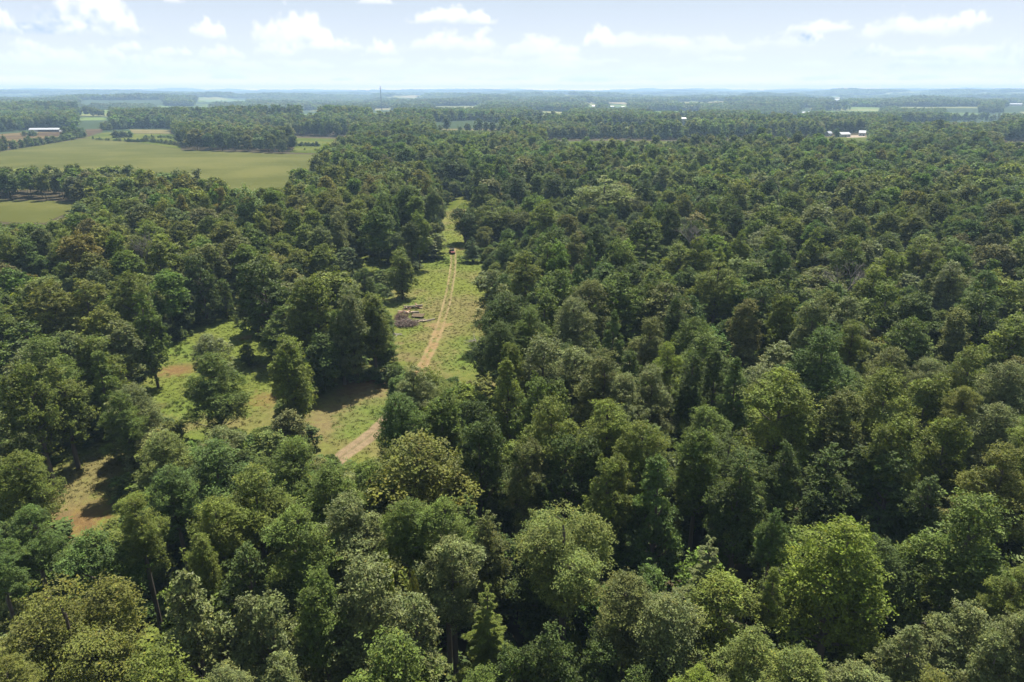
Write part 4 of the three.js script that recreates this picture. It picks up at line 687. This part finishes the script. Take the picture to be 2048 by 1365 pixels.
// ---------------------------------------------------------------- red utility vehicle at the end of the clearing
{
  const p = at(904, 509), t = thing('utility_vehicle', 'dark red open utility vehicle parked at the far end of the track', 'utility vehicle', p.x, 0.12, p.z, 0.35);
  const red = std(0.10, 0.014, 0.012, { roughness: 0.85 }), blk = std(0.02, 0.02, 0.022, { roughness: 0.9 }), grey = std(0.06, 0.068, 0.082, { roughness: 0.7 }), rim = std(0.28, 0.28, 0.29, { metalness: 0.6, roughness: 0.4 });
  part('chassis', merge([box(1.5, 0.22, 3.0, 0, 0.52, 0), box(1.2, 0.14, 2.6, 0, 0.38, 0)]), blk, t);
  part('hood', new THREE.ExtrudeGeometry(new THREE.Shape([new THREE.Vector2(0, 0), new THREE.Vector2(0.95, 0), new THREE.Vector2(0.95, 0.28), new THREE.Vector2(0.7, 0.42), new THREE.Vector2(0, 0.52)]), { depth: 1.4, bevelSize: 0.03, bevelThickness: 0.03, bevelSegments: 2 }).translate(0, 0, -0.7).rotateY(-Math.PI / 2).translate(0, 0.6, 0.6), red, t);
  for (const s of [-1, 1]) part('door', box(0.07, 0.42, 0.9, s * 0.74, 0.86, 0.12), red, t);
  part('cargo_bed', merge([box(1.5, 0.06, 1.1, 0, 0.78, -1.0), box(0.06, 0.34, 1.1, -0.74, 0.95, -1.0), box(0.06, 0.34, 1.1, 0.74, 0.95, -1.0), box(1.5, 0.34, 0.06, 0, 0.95, -1.54), box(1.5, 0.34, 0.06, 0, 0.95, -0.46)]), red, t);
  part('seat', merge([box(1.25, 0.18, 0.5, 0, 0.88, -0.1), box(1.25, 0.55, 0.14, 0, 1.18, -0.34)]), blk, t);
  const bars = []; for (const s of [-1, 1]) bars.push(rod([s * 0.7, 0.75, -0.42], [s * 0.62, 1.85, -0.38], 0.035, 0.035), rod([s * 0.7, 0.95, 0.62], [s * 0.62, 1.85, 0.32], 0.035, 0.035), rod([s * 0.62, 1.85, -0.38], [s * 0.62, 1.85, 0.32], 0.035, 0.035)); bars.push(rod([-0.62, 1.85, 0.32], [0.62, 1.85, 0.32], 0.035, 0.035), rod([-0.62, 1.85, -0.38], [0.62, 1.85, -0.38], 0.035, 0.035));
  part('roll_cage', merge(bars), blk, t); part('roof', box(1.36, 0.05, 0.95, 0, 1.905, -0.03), blk, t);
  part('windscreen', box(1.2, 0.6, 0.03, 0, 0, 0).rotateX(-0.32).translate(0, 1.42, 0.48), std(0.04, 0.045, 0.052, { roughness: 0.5 }), t); part('toolbox', box(0.7, 0.32, 0.6, 0.1, 0.98, -1.0), grey, t);
  part('steering_wheel', new THREE.TorusGeometry(0.17, 0.025, 6, 16).rotateX(-0.6).translate(-0.32, 1.15, 0.3), blk, t);
  for (const s of [-1, 1]) part('headlight', new THREE.CylinderGeometry(0.09, 0.09, 0.05, 12).rotateX(Math.PI / 2).translate(s * 0.5, 0.82, 1.59), std(0.25, 0.25, 0.24, { roughness: 0.3 }), t);
  for (const sx of [-1, 1]) for (const sz of [-1, 1]) { const w = new THREE.Group(); w.name = 'wheel'; w.position.set(sx * 0.68, 0.33, sz * 1.02); t.add(w); part('tyre', new THREE.TorusGeometry(0.23, 0.115, 8, 20).rotateY(Math.PI / 2), blk, w); part('rim', new THREE.CylinderGeometry(0.17, 0.17, 0.16, 14).rotateZ(Math.PI / 2), rim, w); }
}

// ---------------------------------------------------------------- far buildings and the mast
const whiteWall = std(0.42, 0.42, 0.41), whiteRoof = std(0.30, 0.31, 0.33, { roughness: 0.5 }), greyRoof = std(0.30, 0.30, 0.31), tanWall = std(0.45, 0.38, 0.30), darkM = std(0.03, 0.032, 0.035), glassM = std(0.06, 0.08, 0.10, { roughness: 0.15 });
function house(name, label, cat, px, py, L, Dp, hw, hr, turn, wall, roof, group) {
  const p = at(px, py), y = ground(p.x, p.z), t = thing(name, label, cat, p.x, y - 0.1, p.z, turn, group);
  part('wall', merge([box(L, hw, Dp, 0, hw / 2, 0)]), wall, t);
  const s = new THREE.Shape([new THREE.Vector2(-Dp / 2 - 0.4, 0), new THREE.Vector2(Dp / 2 + 0.4, 0), new THREE.Vector2(0, hr)]);
  part('roof', new THREE.ExtrudeGeometry(s, { depth: L + 0.8, bevelEnabled: false }).translate(0, 0, -(L + 0.8) / 2).rotateY(Math.PI / 2).translate(0, hw + 0.02, 0), roof, t);
  const n = Math.max(2, Math.floor(L / 4)); for (let i = 0; i < n; i++) { const x = -L / 2 + (i + 0.5) * L / n; if (i === Math.floor(n / 2)) part('door', box(1.2, 2.1, 0.08, x, 1.05, Dp / 2 + 0.05), darkM, t); else part('window', box(1.3, 1.3, 0.08, x, hw * 0.55, Dp / 2 + 0.05), glassM, t); }
  return t;
}
house('house', 'pale house half hidden by trees, leftmost of the far farmstead', 'house', 1587, 270, 12, 8, 3, 2.4, 0.1, whiteWall, whiteRoof);
house('house', 'small white house with steep gable in the far farmstead', 'house', 1657, 272, 7, 6, 3.6, 2.6, 0.5, whiteWall, whiteRoof);
house('barn', 'white barn with grey roof beside the tan yard', 'barn', 1687, 274, 15, 9, 3.6, 2.6, 0.3, whiteWall, whiteRoof);
house('house', 'white house at the right end of the tan yard', 'house', 1724, 272, 8, 6, 4.2, 3.0, -0.4, whiteWall, whiteRoof);
house('house', 'white farmhouse on a pale green lawn in the middle distance', 'house', 1188, 213, 17, 9, 4, 3.4, 0.1, whiteWall, whiteRoof);
house('shed', 'long low white shed right of the farmhouse lawn', 'shed', 1224, 213, 16, 8, 3, 1.8, 0, whiteWall, whiteRoof); house('shed', 'second low white shed right of the farmhouse lawn', 'shed', 1246, 213.5, 14, 8, 3, 1.8, 0, whiteWall, whiteRoof);
house('house', 'bright roof poking out of trees in mid right', 'house', 1366, 254, 7, 6, 13.5, 2, 0, whiteWall, whiteRoof);
house('house', 'lone bright house far off at right below the hills', 'house', 1612, 222, 22, 12, 5, 4, 0, whiteWall, whiteRoof); house('house', 'white house high on the far right hillside', 'house', 1674, 203, 44, 20, 8, 5, 0, whiteWall, whiteRoof);
house('warehouse', 'wide white warehouse at the far right edge', 'warehouse', 2034, 213, 70, 26, 9, 3, 0, whiteWall, whiteRoof);
house('house', 'tiny white house above the left wood, leftmost', 'house', 166, 206, 40, 20, 9, 5, 0, whiteWall, whiteRoof); house('warehouse', 'far white buildings at left below the blue hill', 'warehouse', 232, 205.5, 90, 30, 8, 4, 0, whiteWall, whiteRoof); house('warehouse', 'far white buildings left of the ridge field', 'warehouse', 288, 205, 110, 30, 8, 4, 0, whiteWall, whiteRoof); house('warehouse', 'far white building nearest the ridge field', 'warehouse', 318, 205.5, 80, 30, 8, 4, 0, whiteWall, whiteRoof);
{
  const p = at(92, 263.5), t = thing('long_shed', 'long low white shed beyond the brown field at left', 'shed', p.x, -0.1, p.z, 0.12), L = 42, D = 12;
  part('wall', merge([box(L, 3.2, 0.3, 0, 1.6, -D / 2), box(0.3, 3.2, D, -L / 2, 1.6, 0), box(0.3, 3.2, D, L / 2, 1.6, 0), box(L * 0.3, 3.2, 0.3, -L * 0.35, 1.6, D / 2)]), whiteWall, t);
  const s = new THREE.Shape(); s.moveTo(-D / 2 - 0.6, 0); s.quadraticCurveTo(0, 4.4, D / 2 + 0.6, 0); s.lineTo(D / 2 + 0.6, -0.25); s.quadraticCurveTo(0, 4.0, -D / 2 - 0.6, -0.25);
  part('roof', new THREE.ExtrudeGeometry(s, { depth: L + 1, bevelEnabled: false, curveSegments: 10 }).translate(0, 0, -(L + 1) / 2).rotateY(Math.PI / 2).translate(0, 3.25, 0), whiteRoof, t);
  for (let i = 0; i < 7; i++) part('post', box(0.25, 3.1, 0.25, -L * 0.2 + 1 + i * (L * 0.7 - 1.6) / 6, 1.55, D / 2), greyWood, t);
  const p2 = at(67, 262.5), h2 = house('shed', 'small white outbuilding left of the long low shed', 'shed', 67, 262.5, 9, 7, 3, 1.6, 0.1, whiteWall, whiteRoof);
}
{
  const p = at(763, 217), y = ground(p.x, p.z), top = heightAt(763, 173, p.z) - y, t = thing('radio_mast', 'thin dark mast with antennas on top rising above the horizon', 'mast', p.x, y, p.z), steel = std(0.05, 0.052, 0.056, { roughness: 0.7 });
  const leg = (k, h) => { const a = k * 2.094, r = lerp(1.9, 0.9, h / top); return [Math.cos(a) * r, h, Math.sin(a) * r]; };
  for (let k = 0; k < 3; k++) part('leg', rod(leg(k, 0), leg(k, top), 0.5, 0.34, 6), steel, t);
  const br = []; for (let h = 0; h < top - 3; h += 4) for (let k = 0; k < 3; k++) br.push(rod(leg(k, h), leg((k + 1) % 3, h + 4), 0.2, 0.2, 4), rod(leg(k, h + 4), leg((k + 1) % 3, h + 4), 0.09, 0.09, 4));
  part('bracing', merge(br), steel, t);
  for (const [h, r] of [[top - 1, 4.6], [top - 8, 3.4]]) { part('platform', new THREE.TorusGeometry(r * 0.8, 0.22, 6, 18).rotateX(Math.PI / 2).translate(0, h, 0), steel, t); for (let k = 0; k < 9; k++) { const a = k / 9 * 6.283; part('antenna', box(0.6, 2.6, 0.35, 0, 0, r).rotateY(a).translate(0, h, 0), std(0.55, 0.55, 0.56), t); } }
  part('spire', rod([0, top, 0], [0, top + 4, 0], 0.12, 0.04, 6), steel, t);
}
// parked cars by the far farm lawn
const carM = [std(0.7, 0.7, 0.72, { roughness: 0.3 }), std(0.12, 0.13, 0.15, { roughness: 0.3 }), std(0.35, 0.04, 0.03, { roughness: 0.3 }), std(0.6, 0.6, 0.6, { roughness: 0.3 })];
['white car leftmost in the row by the far lawn', 'dark car second in the row by the far lawn', 'red car third in the row by the far lawn', 'pale car at the right end of the row by the far lawn'].forEach((label, i) => {
  const p = at(1443 + i * 8, 279), t = thing('parked_car', label, 'car', p.x, 0.06, p.z, 1.4 + 0.1 * i, 'cars parked by the far farm lawn');
  const s = new THREE.Shape([[-2.2, 0.3], [2.2, 0.3], [2.2, 0.8], [1.3, 0.95], [0.7, 1.45], [-0.9, 1.45], [-1.6, 0.98], [-2.2, 0.9]].map((q) => new THREE.Vector2(...q)));
  part('body', new THREE.ExtrudeGeometry(s, { depth: 1.6, bevelSize: 0.06, bevelThickness: 0.06, bevelSegments: 2 }).translate(0, 0, -0.8), carM[i], t);
  for (const sx of [-1.35, 1.35]) for (const sz of [-0.8, 0.8]) part('wheel', new THREE.CylinderGeometry(0.33, 0.33, 0.22, 14).rotateX(Math.PI / 2).translate(sx, 0.33, sz), darkM, t);
});
sheet('dirt_yard', [[1690, 271.5], [1735, 270], [1738, 274.5], [1695, 276]], 0.12, std(0.17, 0.13, 0.085), 'tan dirt yard between the far farm buildings');

renderer.render(scene, camera);
